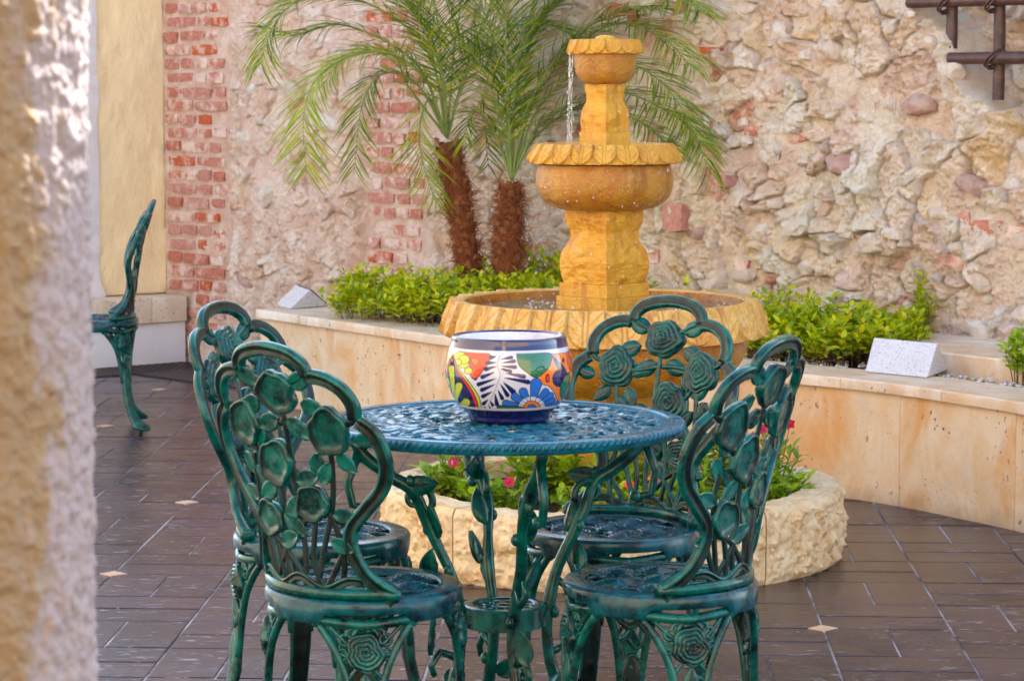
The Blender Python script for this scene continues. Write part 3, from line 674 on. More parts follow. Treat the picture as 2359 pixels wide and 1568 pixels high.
def bowl(name, prof, mat, k=96, amp=.0012, fr=60):
    P_ = smoothpath(prof, 44); a = np.arange(k) * 2 * PI / k; V = []
    for r_, z in P_:
        d = amp * fbm(np.cos(a) * r_ * fr + 20, np.sin(a) * r_ * fr + z * fr, 3); V.append(np.stack([(r_ + d) * np.cos(a), (r_ + d) * np.sin(a), np.full(k, z)], -1))
    return link(name, mesh(name, np.array(V).reshape(-1, 3), gridF(len(P_), k, cv=True, flip=True), mat), ft)
bowl('basin', [(.415, .642), (.418, .62), (.405, .575), (.36, .52), (.28, .485), (.19, .472), (.10, .470), (.02, .470)], M_BOWL, 180, .0016)
b_ = MB(); b_.lathe([(.4045, .737), (.3995, .715), (.399, .66), (.36, .60), (.2, .575), (.001, .575)][::-1], 96); b_.build('basin_inside', M_BOWL, ft)
b_ = MB(); r_ = np.linspace(0.001, .404, 40)
wv_ = [(x, .716) for x in r_]; b_.lathe(wv_[::-1], 128)
V = np.concatenate(b_.v); V[:, 2] += .0022 * fbm(V[:, 0] * 40, V[:, 1] * 40, 3); b_.v = [V]; b_.build('water', M_WATER, ft)
def pillar(name, prof, mat, rot, n=12, nz=70, rough=.0022):
    """square pillar from (half diagonal, z) pairs"""
    pr = np.array(prof); zz_ = np.linspace(pr[0, 1], pr[-1, 1], nz); hd = np.interp(zz_, pr[:, 1], pr[:, 0]); V = []
    for i, z in enumerate(zz_):
        for s4 in range(4):
            a0 = rot + s4 * PI / 2; a1 = a0 + PI / 2; p0 = np.array((math.cos(a0), math.sin(a0))); p1 = np.array((math.cos(a1), math.sin(a1)))
            for j in range(n):
                t = j / n; p = p0 * (1 - t) + p1 * t; q = p * hd[i]; nrm = (p0 + p1) / 2 * 1.414
                d = rough * float(fbm(np.array(s4 * 30 + t * hd[i] * 60), np.array(z * 42.), 4)) * min(1, 4 * min(t, 1 - t) + .25); V.append((q[0] + nrm[0] * d, q[1] + nrm[1] * d, z))
    m_ = 4 * n; F = [tuple(f) for f in gridF(nz, m_, cv=True, flip=True)] + [tuple(range(m_))[::-1], tuple((nz - 1) * m_ + j for j in range(m_))]
    me = mesh(name, V, F, mat); me.set_sharp_from_angle(angle=R(48)); return link(name, me, ft)
def wavyprof(pts, n=60):
    P_ = smoothpath([(z, r_) for r_, z in pts], n); return [(b, a) for a, b in P_]
CR = -PI / 2 - R(1) + R(0)
# the nearest corner of every pillar points just right of the camera axis
CR = math.atan2(-FY, -FX) + R(3)
pillar('plinth', [(.139, .575), (.139, .752)], M_SAND, CR, 8, 12, .0012); pillar('plinth', [(.130, .7525), (.130, .790)], M_SAND, CR, 8, 10, .0012)
pillar('lower_pillar', wavyprof([(.118, .7905), (.128, .825), (.130, .855), (.120, .885), (.101, .915), (.100, .94), (.112, .965), (.114, 1.001)]), M_SAND, CR, 16, 90, .0075)
pillar('pedestal', [(.158, .15), (.158, .36), (.150, .40), (.150, .4695)], M_SAND, CR + R(0), 12, 40, .004)
bowl('middle_bowl', [(.115, 1.0015), (.150, 1.010), (.180, 1.030), (.196, 1.062), (.198, 1.10), (.190, 1.132)][::-1], M_BOWL, 128)
rim('middle_rim', rimprof(.170, 1.15, .190, 1.192, .219, 1.140, 40), 20, 28, .0095, M_SAND, rot=.12)
b_ = MB(); b_.lathe([(.001, 1.176), (.1, 1.176), (.171, 1.176)], 64); V = np.concatenate(b_.v); V[:, 2] += .0015 * fbm(V[:, 0] * 60, V[:, 1] * 60, 2); b_.v = [V]; b_.build('water', M_WATER, ft)
b_ = MB(); b_.lathe([(.001, 1.13), (.12, 1.135), (.169, 1.17)], 64); b_.build('bowl_inside', M_BOWL, ft)
pillar('plinth', [(.073, 1.131), (.073, 1.225)], M_SAND, CR, 8, 10, .0008)
pillar('upper_pillar', wavyprof([(.068, 1.2255), (.070, 1.262), (.066, 1.288), (.054, 1.312), (.054, 1.33), (.058, 1.345), (.058, 1.362)]), M_SAND, CR, 12, 60, .0045)
bowl('top_bowl', [(.050, 1.3625), (.070, 1.372), (.084, 1.395), (.090, 1.43), (.090, 1.452)][::-1], M_BOWL, 96)
rim('top_rim', rimprof(.082, 1.46, .094, 1.491, .107, 1.453, 30), 14, 28, .0062, M_SAND, rot=.2)
b_ = MB(); b_.lathe([(.001, 1.484), (.083, 1.484)], 40); b_.build('water', M_WATER, ft)
b_ = MB(); b_.lathe([(.03, 1.47), (.03, 1.494), (.024, 1.500), (.012, 1.503), (.001, 1.504)][::-1], 20); b_.build('nozzle', M_SAND, ft)
# falling drops and thin runs of water
dr = MB()
def run(x, y, z0, z1, n, r=.0022, sp=.004):
    for k in range(n):
        z = z0 + (z1 - z0) * random.random(); q = random.random(); rr = r * random.uniform(.5, 1.3)
        dr.ball((x + random.gauss(0, sp), y + random.gauss(0, sp), z), rr, k=6, m=4, sq=(1, 1, random.choice([1, 2.2, 4])))
for a in np.linspace(R(150), R(390), 13): run(.106 * math.cos(a), .106 * math.sin(a), 1.45, 1.18, 3, .0011)
P_ = np.array([(-.100 - .004 * t, -.03, 1.455 - .27 * t) for t in np.linspace(0, 1, 40)])
for off in (0, .006, -.004): dr.tube(P_ + np.array((off, off, 0)) + rng.normal(0, .0012, P_.shape), .0004 + .0009 * rng.random(40), 5)
run(-.103, -.03, 1.45, 1.19, 40, .0014, .006)
for a in np.linspace(R(175), R(365), 19): run(.222 * math.cos(a), .222 * math.sin(a), 1.135, .73, 6, .0014, .003)
for k in range(120):
    a = random.uniform(0, 2 * PI); r_ = random.choice([random.uniform(.15, .38), .23]); dr.ball((r_ * math.cos(a), r_ * math.sin(a), .717 + abs(random.gauss(0, .008))), random.uniform(.0015, .004), k=6, m=4)
for k in range(60):
    a = random.uniform(0, 2 * PI); r_ = random.uniform(.09, .18); dr.ball((r_ * math.cos(a), r_ * math.sin(a), 1.178 + abs(random.gauss(0, .006))), random.uniform(.001, .0028), k=6, m=4)
for a in np.linspace(R(200), R(345), 1): run(.466 * math.cos(a), .466 * math.sin(a), .64, .2, 4, .0018)
tag(dr.build('falling_water', M_DROP, ft), kind='stuff')

# ------------------------------------------------------------------ foliage tools
def leafmesh(pos, dirn, nrm, L, Wd, droop=.25, prof=(.12, 1., .85, .0), ts=(0, .33, .68, 1.), fold=.12):
    pos, dirn, nrm = [np.asarray(v, float) for v in (pos, dirn, nrm)]; L = np.asarray(L, float); Wd = np.asarray(Wd, float)
    d = dirn / (np.linalg.norm(dirn, axis=1)[:, None] + 1e-9); s = np.cross(d, nrm); s /= np.linalg.norm(s, axis=1)[:, None] + 1e-9; n = np.cross(s, d)
    N = len(pos); K = len(ts); V = np.zeros((N, K, 3, 3))
    for k, t in enumerate(ts):
        c = pos + d * (L * t)[:, None] - n * (droop * L * t * t)[:, None]; w = (Wd * prof[k] * .5)[:, None]
        V[:, k, 0] = c - s * w + n * w * fold * 2; V[:, k, 1] = c; V[:, k, 2] = c + s * w + n * w * fold * 2
    f = []
    for k in range(K - 1):
        for j in range(2): a = k * 3 + j; f.append((a, a + 1, a + 4, a + 3))
    F = (np.array(f)[None] + (np.arange(N) * K * 3)[:, None, None]).reshape(-1, 4); return V.reshape(-1, 3), F
def rand_unit(n): v = rng.normal(0, 1, (n, 3)); return v / np.linalg.norm(v, axis=1)[:, None]

def shrub(center, rx, ry, h, n, label, rot=0, mat=None, ll=.035, bumpy=.3, group=None, seed=0, name='shrub', per=8):
    """dense low shrub: stems with whorls of small leaves through the volume"""
    o = empty(name, center, rot, label, 'shrub', group)
    st = MB(); P_ = []; D_ = []; N_ = []
    for k in range(n):
        a = random.uniform(0, 2 * PI); q = math.sqrt(random.random()); x, y = rx * q * math.cos(a), ry * q * math.sin(a)
        top = h * (1 - .42 * q ** 3) * (1 + bumpy * float(vn(np.array(x * 9 + seed), np.array(y * 9.)))) * random.uniform(.75, 1.08)
        bx, by = x * .8, y * .8; lean = np.array((x - bx + random.gauss(0, .015), y - by + random.gauss(0, .015), 0))
        ztop = max(top, .03); pts = [np.array((bx, by, 0)), np.array((bx, by, ztop * .5)) + lean * .4, np.array((bx, by, ztop)) + lean]
        if k % 2 == 0: st.tube(pts, [.0018, .0014, .001], 4, cap=False)
        for m in range(per + 4):
            t = 1 - .62 * (m / (per + 4)) ** 1.2; c = np.array((bx, by, ztop * t)) + lean * t; az = m * 2.4 + k
            el = random.uniform(.1, .8) if m > 2 else random.uniform(.5, 1.2)
            D_.append((math.cos(az) * math.cos(el), math.sin(az) * math.cos(el), math.sin(el))); P_.append(c + np.array(D_[-1]) * .006); N_.append((random.gauss(0, .25), random.gauss(0, .25), 1))
    n_ = len(P_); L = ll * rng.uniform(.65, 1.15, n_); V, F = leafmesh(P_, D_, N_, L, L * .52, .25)
    link('foliage', mesh('foliage', V, F, mat or M_LEAFY, smooth=False), o); st.build('stems', M_TWIG, o); return o
bed = CAPZ - .03
def bedpt(px, py): v = onz(px, py, bed + .02); return v
# left hedge: three clumps, with one wild sprig
g1 = None
shrub((-.50, 10.98, bed), .27, .26, .20, 190, 'leftmost bright green leafy shrub in the planter beside the small wedge light', seed=1)
shrub((-.22, 10.72, bed), .30, .30, .215, 230, 'bright green leafy shrub below the brick pier and left palm trunk', seed=2)
shrub((.03, 10.55, bed), .27, .26, .20, 190, 'bright green leafy shrub just behind the left edge of the fountain basin', seed=3)
shrub((.14, 10.95, bed), .22, .20, .25, 110, 'green leafy shrub at the foot of the right palm trunk behind the basin', seed=4)
shrub((.42, 10.30, bed), .20, .22, .23, 100, 'green leafy shrub hidden mostly behind the fountain pillar', seed=5)
shrub((-.12, 11.05, bed), .12, .10, .29, 40, 'taller green sprig at the foot of the left palm trunk', seed=6)
# right hedge
shrub((.93, 9.52, bed), .22, .30, .205, 230, 'bright green leafy shrub touching the right edge of the fountain basin', seed=7)
shrub((1.15, 9.33, bed), .22, .26, .195, 230, 'bright green leafy shrub behind the rose back of the right front chair', seed=8)
shrub((1.33, 9.45, bed), .16, .22, .175, 150, 'bright green leafy shrub immediately left of the white speckled wedge light', seed=9)
shrub((1.50, 9.62, bed), .05, .05, .27, 16, 'single tall leafy sprig rising at the right end of the hedge', seed=10)
shrub((1.70, 8.62, bed), .085, .10, .20, 60, 'small leafy shrub at the right edge beyond the raised slab', seed=11, mat=M_LEAFG)
shrub((.62, 9.85, bed), .16, .16, .20, 70, 'green leafy tuft showing behind the far rim of the basin', seed=12)

# flowering plants in the round planter
def flower(c, d, r, mat, o):
    d = np.array(d) / np.linalg.norm(d); n = 5; P_ = []; D_ = []; N_ = []
    ref = np.array((0, 0, 1.)) if abs(d[2]) < .9 else np.array((1., 0, 0)); s = np.cross(d, ref); s /= np.linalg.norm(s); t = np.cross(d, s)
    for k in range(n):
        a = 2 * PI * k / n; v = s * math.cos(a) + t * math.sin(a); P_.append(np.array(c)); D_.append(v + d * .25); N_.append(d)
    V, F = leafmesh(P_, D_, N_, [r] * n, [r * .85] * n, .2, (.2, .9, 1., .35)); m_ = MB(); m_.add(V, F); m_.ball(np.array(c) + d * .003, r * .16); m_.build('flower', mat, o)
def fplant(x, y, r, h, n, label, flowers=(), ll=.05, wr=.42, narrow=False, z=.160):
    o = empty('flowering_plant' if flowers else 'leafy_plant', (x, y, z), 0, label, 'flower' if flowers else 'plant'); st = MB(); P_ = []; D_ = []; N_ = []; tips = []
    for k in range(n):
        a = random.uniform(0, 2 * PI); q = math.sqrt(random.random()); tx, ty = r * q * math.cos(a), r * q * math.sin(a); hh = h * random.uniform(.6, 1.05) * (1 - .3 * q)
        pts = smoothpath([(tx * .3, ty * .3, 0), (tx * .55, ty * .55, hh * .5), (tx, ty, hh)], 6); st.tube(pts, np.linspace(.003, .0014, 6), 5, cap=False); tips.append(pts[-1])
        nl = 22 if narrow else 13
        for m in range(nl):
            t = 1 - (.35 if narrow else .85) * m / nl; c = pts[0] * (1 - t) + pts[-1] * t if t < 0 else np.array([np.interp(t, np.linspace(0, 1, 6), pts[:, i]) for i in range(3)])
            az = m * 2.4 + k * 1.3; el = random.uniform(-.15, .7) if m > 4 else random.uniform(.4, 1.1); D_.append((math.cos(az) * math.cos(el), math.sin(az) * math.cos(el), math.sin(el))); P_.append(c); N_.append((random.gauss(0, .15), random.gauss(0, .15), 1))
    k = len(P_); L = ll * rng.uniform(.6, 1.15, k); V, F = leafmesh(P_, D_, N_, L, L * wr, .35)
    link('foliage', mesh('foliage', V, F, M_LEAFG, smooth=False), o); st.build('stems', M_STEM, o)
    for (dx, dz, mt) in flowers:
        p = np.array((dx, -r * .55 + random.uniform(-.02, .02), dz)); flower(p, (random.gauss(0, .4), -1, .5), .017, mt, o)
        MB().tube([(dx * .6, -r * .2, dz * .5), tuple(p)], .0013, 4).build('flower_stalk', M_STEM, o)
fplant(RC.x - .46, RC.y - .05, .11, .15, 25, 'leafy plant with dark red flowers at the left end of the round planter', [(-.03, .16, M_RED), (.05, .135, M_RED), (.0, .12, M_RED), (.08, .07, M_RED)])
fplant(RC.x - .33, RC.y - .28, .12, .115, 25, 'low leafy plant in the round planter seen beside the back table leg', [(.03, .10, M_RED)], .045)
fplant(RC.x - .20, RC.y - .10, .13, .20, 28, 'taller broad leaved plant left of the fountain pedestal with one red flower', [(.03, .19, M_RED)], .060)
fplant(RC.x - .10, RC.y - .40, .12, .09, 25, 'small low leafy plant at the front of the round planter under the table', [], .038)
fplant(RC.x + .07, RC.y - .38, .11, .13, 22, 'leafy plant with a scarlet flower in front of the fountain pedestal', [(-.04, .105, M_SCAR), (.03, .12, M_SCAR)], .045)
fplant(RC.x + .02, RC.y - .24, .10, .17, 14, 'narrow leaved rosette plant in front of the fountain pedestal', [], .085, .16, True)
fplant(RC.x + .16, RC.y - .26, .10, .19, 14, 'narrow leaved rosette plant right of the fountain pedestal', [], .085, .16, True)
fplant(RC.x + .26, RC.y - .36, .11, .10, 22, 'low leafy plant between the two chair backs on the right', [], .042)
fplant(RC.x + .34, RC.y - .12, .11, .21, 19, 'narrow leaved plant with red flowers seen through the right front chair', [(.0, .235, M_RED), (-.05, .21, M_RED), (.06, .20, M_RED)], .075, .2, True)
fplant(RC.x + .42, RC.y - .22, .10, .12, 24, 'leafy plant low behind the right front chair back', [], .05)
fplant(RC.x + .48, RC.y + .06, .09, .21, 19, 'tall thin plant with crimson flowers at the right end of the round planter', [(.02, .25, M_RED), (-.04, .20, M_RED), (.04, .215, M_RED), (-.02, .16, M_RED)], .05, .3)
fplant(RC.x + .50, RC.y - .10, .07, .09, 16, 'small leafy plant at the right inner edge of the round planter', [], .042)

# ------------------------------------------------------------------ palms
def palm(base, top, r0, r1, fronds, label, Yc, nhair):
    o = empty('pygmy_date_palm', base, 0, label, 'palm tree'); B = np.array(base); ax = smoothpath([(0, 0, -.05), ((top[0] - base[0]) * .4, (top[1] - base[1]) * .4, (top[2] - base[2]) * .5), (top[0] - base[0], top[1] - base[1], top[2] - base[2])], 30)
    rad = np.linspace(r0, r1, 30) * (1 + .06 * np.sin(np.arange(30) * 1.7)); MB().tube(ax, rad * .84, 20).build('trunk', M_TRUNK, o)
    bt = MB(); hr_P = []; hr_D = []
    nb_ = 150
    for k in range(nb_):
        bare = random.random() < .22; t = k / nb_ * .97 + .02 + random.uniform(-.012, .012); c = np.array([np.interp(t, np.linspace(0, 1, 30), ax[:, i]) for i in range(3)]); a = k * 2.39996 + random.gauss(0, .35); rr = np.interp(t, np.linspace(0, 1, 30), rad)
        d = np.array((math.cos(a), math.sin(a), 0)); s = np.array((-math.sin(a), math.cos(a), 0)); up = np.array((0, 0, 1.)); w = .015; p = c + d * rr * .78; e = p + d * random.uniform(.012, .022) + up * random.uniform(.020, .034)
        V = [p - s * w, p + s * w, p + s * w * .8 + up * .03 - d * .004, p - s * w * .8 + up * .03 - d * .004, e - s * w * .55, e + s * w * .55, e + s * w * .4 - d * .010 + up * .002, e - s * w * .4 - d * .010 + up * .002]
        if not bare: bt.add(V, [(0, 1, 5, 4), (1, 2, 6, 5), (3, 0, 4, 7), (4, 5, 6, 7), (2, 3, 7, 6)])
        for m in range(nhair): hr_P.append(p + d * .006 + s * random.gauss(0, .012) + up * random.uniform(-.01, .03)); hr_D.append(d * random.uniform(.05, .45) + s * random.gauss(0, .8) + up * random.uniform(-1., .7))
    tag(bt.build('leaf_bases', M_BOOT, o, smooth=False), kind='stuff')
    n_ = len(hr_P); V, F = leafmesh(hr_P, hr_D, rand_unit(n_), rng.uniform(.02, .07, n_), [.0032] * n_, .5, (1, .9, .6, .1)); tag(link('trunk_fibre', mesh('trunk_fibre', V, F, M_FIB, smooth=False), o), kind='stuff')
    for (pts, dy, ll, mt, dens) in fronds:
        n_ = len(pts); Q = []
        for i, (px, py) in enumerate(pts):
            t = i / (n_ - 1); v = onY(px, py, Yc + dy * t ** 1.2); v = onY(px, py, min(v.y, P0.y + SLP * (v.x - P0.x) - .16 - .10 * t)); Q.append(np.array(v[:]) - B)
        P_ = smoothpath(Q, 44); Lr = np.linalg.norm(np.diff(P_, axis=0), axis=1).sum(); MB().tube(P_, np.linspace(.0062, .0012, 44), 6).build('frond', [M_RACH], o)
        fr = o.children[-1] if False else bpy.data.objects[-1] if False else None
        T = np.gradient(P_, axis=0); T /= np.linalg.norm(T, axis=1)[:, None]; up = np.array((0, 0, 1.))
        LP = []; LD = []; LN = []; LL = []
        m_ = int(Lr * dens)
        for k in range(m_):
            t = .17 + .83 * k / m_; ii = min(int(t * 43), 43); c = np.array([np.interp(t, np.linspace(0, 1, 44), P_[:, i]) for i in range(3)]); tg = T[ii]
            s = np.cross(tg, up); s = s / (np.linalg.norm(s) + 1e-6) if np.linalg.norm(s) > .15 else np.array((1., .2, 0)); nn_ = np.cross(s, tg)
            prof = math.sin(min(1, (t - .1) / .75) * PI * .62 + .35) if t < .8 else max(.35, 1 - (t - .8) * 2.6)
            for sg in (-1, 1):
                fw = .55 + .9 * t; LP.append(c); LD.append(s * sg * random.uniform(.75, 1.05) + tg * fw + nn_ * random.uniform(-.1, .5) + rng.normal(0, .13, 3)); LN.append(nn_ + s * sg * -.3); LL.append(ll * 1.22 * prof * random.uniform(.75, 1.12))
        n2 = len(LP); LL = np.array(LL); V, F = leafmesh(LP, LD, LN, LL, np.full(n2, .0061), rng.uniform(.1, .6, n2)[:, None] if False else .34, (.5, 1., .8, .05), fold=.35)
        lf = link('leaflets', mesh('leaflets', V, F, mt, smooth=False), None); rch = [c_ for c_ in o.children if c_.name.startswith('frond')][-1]
        lf.parent = rch_last[0] if False else max((c_ for c_ in o.children if c_.name.startswith('frond')), key=lambda q_: (len(q_.name), q_.name)); tag(lf, kind='stuff')
G, Y_ = M_PALM, M_PALMY
f1 = [([(1030, 318), (985, 120), (850, 10), (700, 0), (630, 60), (600, 150)], -.25, .20, G, 50),
      ([(1030, 318), (970, 170), (860, 120), (745, 165), (700, 260), (705, 400)], -.45, .20, Y_, 50),
      ([(1030, 318), (965, 200), (885, 170), (835, 240), (815, 400)], -.30, .17, G, 50),
      ([(1030, 318), (990, 230), (965, 300), (975, 380), (1005, 470)], -.15, .16, Y_, 50),
      ([(1030, 318), (1010, 150), (960, 0), (870, -90)], .1, .22, G, 50),
      ([(1030, 318), (1045, 120), (1070, -60), (1060, -200)], -.1, .22, G, 50),
      ([(1030, 318), (1080, 160), (1160, 70), (1270, 60), (1350, 110)], -.2, .18, G, 50),
      ([(1030, 318), (1000, 110), (900, -30), (760, -60), (660, -10)], .2, .20, G, 50),
      ([(1030, 318), (1015, 140), (1000, 0), (960, -160)], -.35, .22, G, 50),
      ([(1030, 318), (1060, 200), (1110, 60), (1190, -60)], .15, .2, G, 48),
      ([(1030, 318), (960, 150), (800, 60), (680, 80), (600, 60)], .25, .17, G, 48),
      ([(1030, 318), (1020, 180), (970, 60), (920, 0), (850, -40)], -.6, .18, G, 48),
      ([(1030, 318), (940, 200), (900, 120), (800, 130), (740, 200)], .3, .15, Y_, 46)]
pb1 = onY(1093, 672, 11.0); pt1 = onY(1030, 330, 10.95)
palm((pb1.x, pb1.y, bed), (pt1.x, pt1.y, pt1.z), .063, .052, f1, 'left palm with slanting hairy brown trunk and arching fronds before the brick pier', 10.95, 14)
f2 = [([(1178, 415), (1150, 260), (1100, 140), (1040, 70)], -.2, .18, G, 50),
      ([(1178, 415), (1185, 200), (1220, 40), (1290, -80)], .1, .20, G, 50),
      ([(1178, 415), (1240, 250), (1360, 150), (1480, 160), (1570, 250), (1635, 400)], .1, .20, G, 50),
      ([(1178, 415), (1240, 210), (1380, 70), (1500, 70), (1600, 160)], .25, .20, G, 50),
      ([(1178, 415), (1230, 320), (1330, 250), (1450, 270), (1560, 350)], .15, .17, G, 50),
      ([(1178, 415), (1130, 290), (1085, 260), (1070, 330)], -.15, .12, G, 50),
      ([(1178, 415), (1160, 220), (1120, 40), (1040, -80)], .25, .2, G, 50),
      ([(1178, 415), (1200, 120), (1330, -20), (1500, -40), (1620, 30)], 0, .2, G, 50),
      ([(1178, 415), (1170, 250), (1165, 60), (1190, -100)], -.3, .2, G, 50),
      ([(1178, 415), (1250, 280), (1400, 210), (1540, 260), (1620, 330)], -.05, .19, G, 50),
      ([(1178, 415), (1210, 260), (1300, 110), (1420, 30), (1530, 20)], -.25, .2, G, 50),
      ([(1178, 415), (1150, 330), (1120, 300), (1125, 390)], .1, .12, G, 48),
      ([(1178, 415), (1195, 180), (1270, 20), (1400, -60)], .3, .2, G, 48)]
pb2 = onY(1165, 680, 10.85); pt2 = onY(1177, 425, 10.85)
palm((pb2.x, pb2.y, bed), (pt2.x, pt2.y, pt2.z), .076, .048, f2, 'right palm with short hairy brown trunk standing nearest the fountain', 10.85, 16)

# ------------------------------------------------------------------ cast iron ornaments
def plate_rose(Rr, th=.010, nth=56, nr=22, petals=5, seed=0, green=None):
    """rose seen from the front (+z): spiral petal ridges; the back is dished"""
    rs = np.linspace(0, 1, nr); a = np.arange(nth) * 2 * PI / nth; V = []
    out = .99 + .055 * np.cos(petals * a + seed) + .055 * np.cos(2 * a + seed * 3) + .035 * np.cos(3 * a + seed * 2) + .02 * np.cos(9 * a + seed)
    for r_ in rs:
        sp = (r_ * 4.3 - a / (2 * PI) + .13 * np.sin(a * 4 + seed) + .05 * np.sin(a * 7)) % 1.; ridge = np.where(sp < .78, sp / .78, (1 - sp) / .22)
        z = th * (1 - r_ ** 2.2) * .8 + .0048 * ridge * sstep(.0, .12, np.full(nth, r_)) + .002
        if r_ > .97: z = z * 0 - .001
        V.append(np.stack([Rr * r_ * out * np.cos(a), Rr * r_ * out * np.sin(a), z], -1))
    for r_, zz_ in ((1., -.010), (.88, -.0115), (.76, -.0072), (.4, -.0066), (0, -.0085)):
        V.append(np.stack([Rr * r_ * out * np.cos(a), Rr * r_ * out * np.sin(a), np.full(nth, zz_)], -1))
    F = gridF(nr + 5, nth, cv=True, flip=True); V = np.array(V)
    sp_ = []
    mi = np.zeros(len(F), int); mi[(nr + 1) * nth:(nr + 2) * nth] = 1
    ri = np.repeat(np.arange(nr + 4), nth)
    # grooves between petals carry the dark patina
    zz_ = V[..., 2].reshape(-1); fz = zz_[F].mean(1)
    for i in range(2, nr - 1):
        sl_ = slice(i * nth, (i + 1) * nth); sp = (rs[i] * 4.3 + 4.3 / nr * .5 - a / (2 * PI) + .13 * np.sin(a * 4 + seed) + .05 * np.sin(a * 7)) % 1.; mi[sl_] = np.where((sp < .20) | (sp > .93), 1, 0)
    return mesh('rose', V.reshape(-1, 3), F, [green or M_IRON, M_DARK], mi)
def plate_leaf(L, Wd, th=.006, green=None):
    ts = np.linspace(0, 1, 9); us = np.linspace(-1, 1, 9); V = []
    for t in ts:
        w = Wd / 2 * (math.sin(PI * min(1, t ** .8)) ** .8 + .02)
        for u in us: V.append((u * w, t * L, th * (1 - abs(u) ** 1.5) * .8 - .0022 * math.exp(-(u / .13) ** 2) + .0012 * math.cos((t * 5 - abs(u) * 1.2) * 2 * PI)))
    n_ = 81; back = [(v[0], v[1], -.004 + .002 * (1 - abs((i % 9) / 4 - 1))) for i, v in enumerate(V)]
    f1_ = [tuple(f) for f in gridF(9, 9, flip=True)]; f2_ = [tuple(int(q) + n_ for q in f[::-1]) for f in f1_]; sd_ = []
    for i in range(8):
        for (a, b) in ((i * 9, (i + 1) * 9), ((i + 1) * 9 + 8, i * 9 + 8)): sd_.append((a, b, b + n_, a + n_))
    mi = [1 if (k % 8) in (3, 4) and (k // 8) < 6 and (k % 8) == 3 else 0 for k in range(64)] + [0] * 64 + [0] * len(sd_)
    return mesh('leaf', V + back, f1_ + f2_ + sd_, [green or M_IRON, M_DARK], mi)
ROSES = [plate_rose(.044, .011, seed=s_, petals=5) for s_ in (0, 1.3)]; ROSE_S = plate_rose(.036, .009, seed=2.1); ROSE_L = plate_rose(.036, .008, seed=.7)
SEATROSE = plate_rose(.036, .008, seed=.4, green=M_SEAT); LEAFM = plate_leaf(.060, .036); LEAFQ = plate_leaf(.060, .034, green=M_SEAT); LEAFS = plate_leaf(.048, .030)
# grooved frame section: two ridges in front, hollow behind
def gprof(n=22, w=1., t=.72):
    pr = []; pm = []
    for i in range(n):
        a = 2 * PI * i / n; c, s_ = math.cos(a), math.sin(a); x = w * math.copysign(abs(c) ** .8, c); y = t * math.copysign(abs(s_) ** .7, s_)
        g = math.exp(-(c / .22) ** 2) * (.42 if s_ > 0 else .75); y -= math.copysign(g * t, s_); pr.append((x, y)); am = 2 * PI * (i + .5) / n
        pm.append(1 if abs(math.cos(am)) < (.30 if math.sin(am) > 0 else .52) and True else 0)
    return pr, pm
GP, GPM = gprof()
hh_ = np.array((0, .05, .15, .245, .34, .455)); rec_ = np.array((0, .004, .012, .027, .050, .090)); kk_ = np.array((3.2, 2.2, 1.35, .95, .75, .55))
ZS = .452
def Bs(u, h, n=0.):
    """point on the curved back surface, u to the sitter's left seen from the front, h above the seat"""
    y = -.160 - np.interp(h, hh_, rec_) + np.interp(h, hh_, kk_) * u * u; e = 1e-3
    if n:
        hu = (np.interp(h, hh_, kk_) * ((u + e) ** 2 - (u - e) ** 2)) / (2 * e); hv = ((-np.interp(h + e, hh_, rec_) + np.interp(h + e, hh_, kk_) * u * u) - (-np.interp(h - e, hh_, rec_) + np.interp(h - e, hh_, kk_) * u * u)) / (2 * e)
        nr = np.array((hu, 1, -hv)); nr /= np.linalg.norm(nr); return np.array((-u, y, ZS + h)) + nr * n, nr
    return np.array((-u, y, ZS + h))
def Bn(u, h):
    e = 1e-3; a = Bs(u + e, h) - Bs(u - e, h); b = Bs(u, h + e) - Bs(u, h - e); n = np.cross(a, b); n = n / np.linalg.norm(n); return n if n[1] > 0 else -n
def Bmat(u, h, rot=0, off=0):
    n = Bn(u, h); x = Bs(u + .001, h) - Bs(u - .001, h); x /= np.linalg.norm(x); y = np.cross(n, x); 
    if y[2] < 0: y = -y
    x = np.cross(y, n); c, s_ = math.cos(rot), math.sin(rot); X = x * c + y * s_; Y = -x * s_ + y * c; p = Bs(u, h) + n * off
    return Matrix(((X[0], Y[0], n[0], p[0]), (X[1], Y[1], n[1], p[1]), (X[2], Y[2], n[2], p[2]), (0, 0, 0, 1)))
def stem2(pts, r, name, parent, prof=True):
    P2 = smoothpath(pts, 22); P_ = np.array([Bs(u, h) for u, h in P2]); N_ = np.array([Bn(u, h) for u, h in P2]); m_ = MB()
    m_.tube(P_, r, 8, 0, N=N_, prof=[(1, 0), (.7, .7), (0, 1), (-.7, .7), (-1, 0), (-.6, -.5), (0, -.3), (.6, -.5)], pm=[0, 0, 0, 0, 1, 1, 1, 1]); return m_.build(name, [M_IRON, M_DARK], parent)
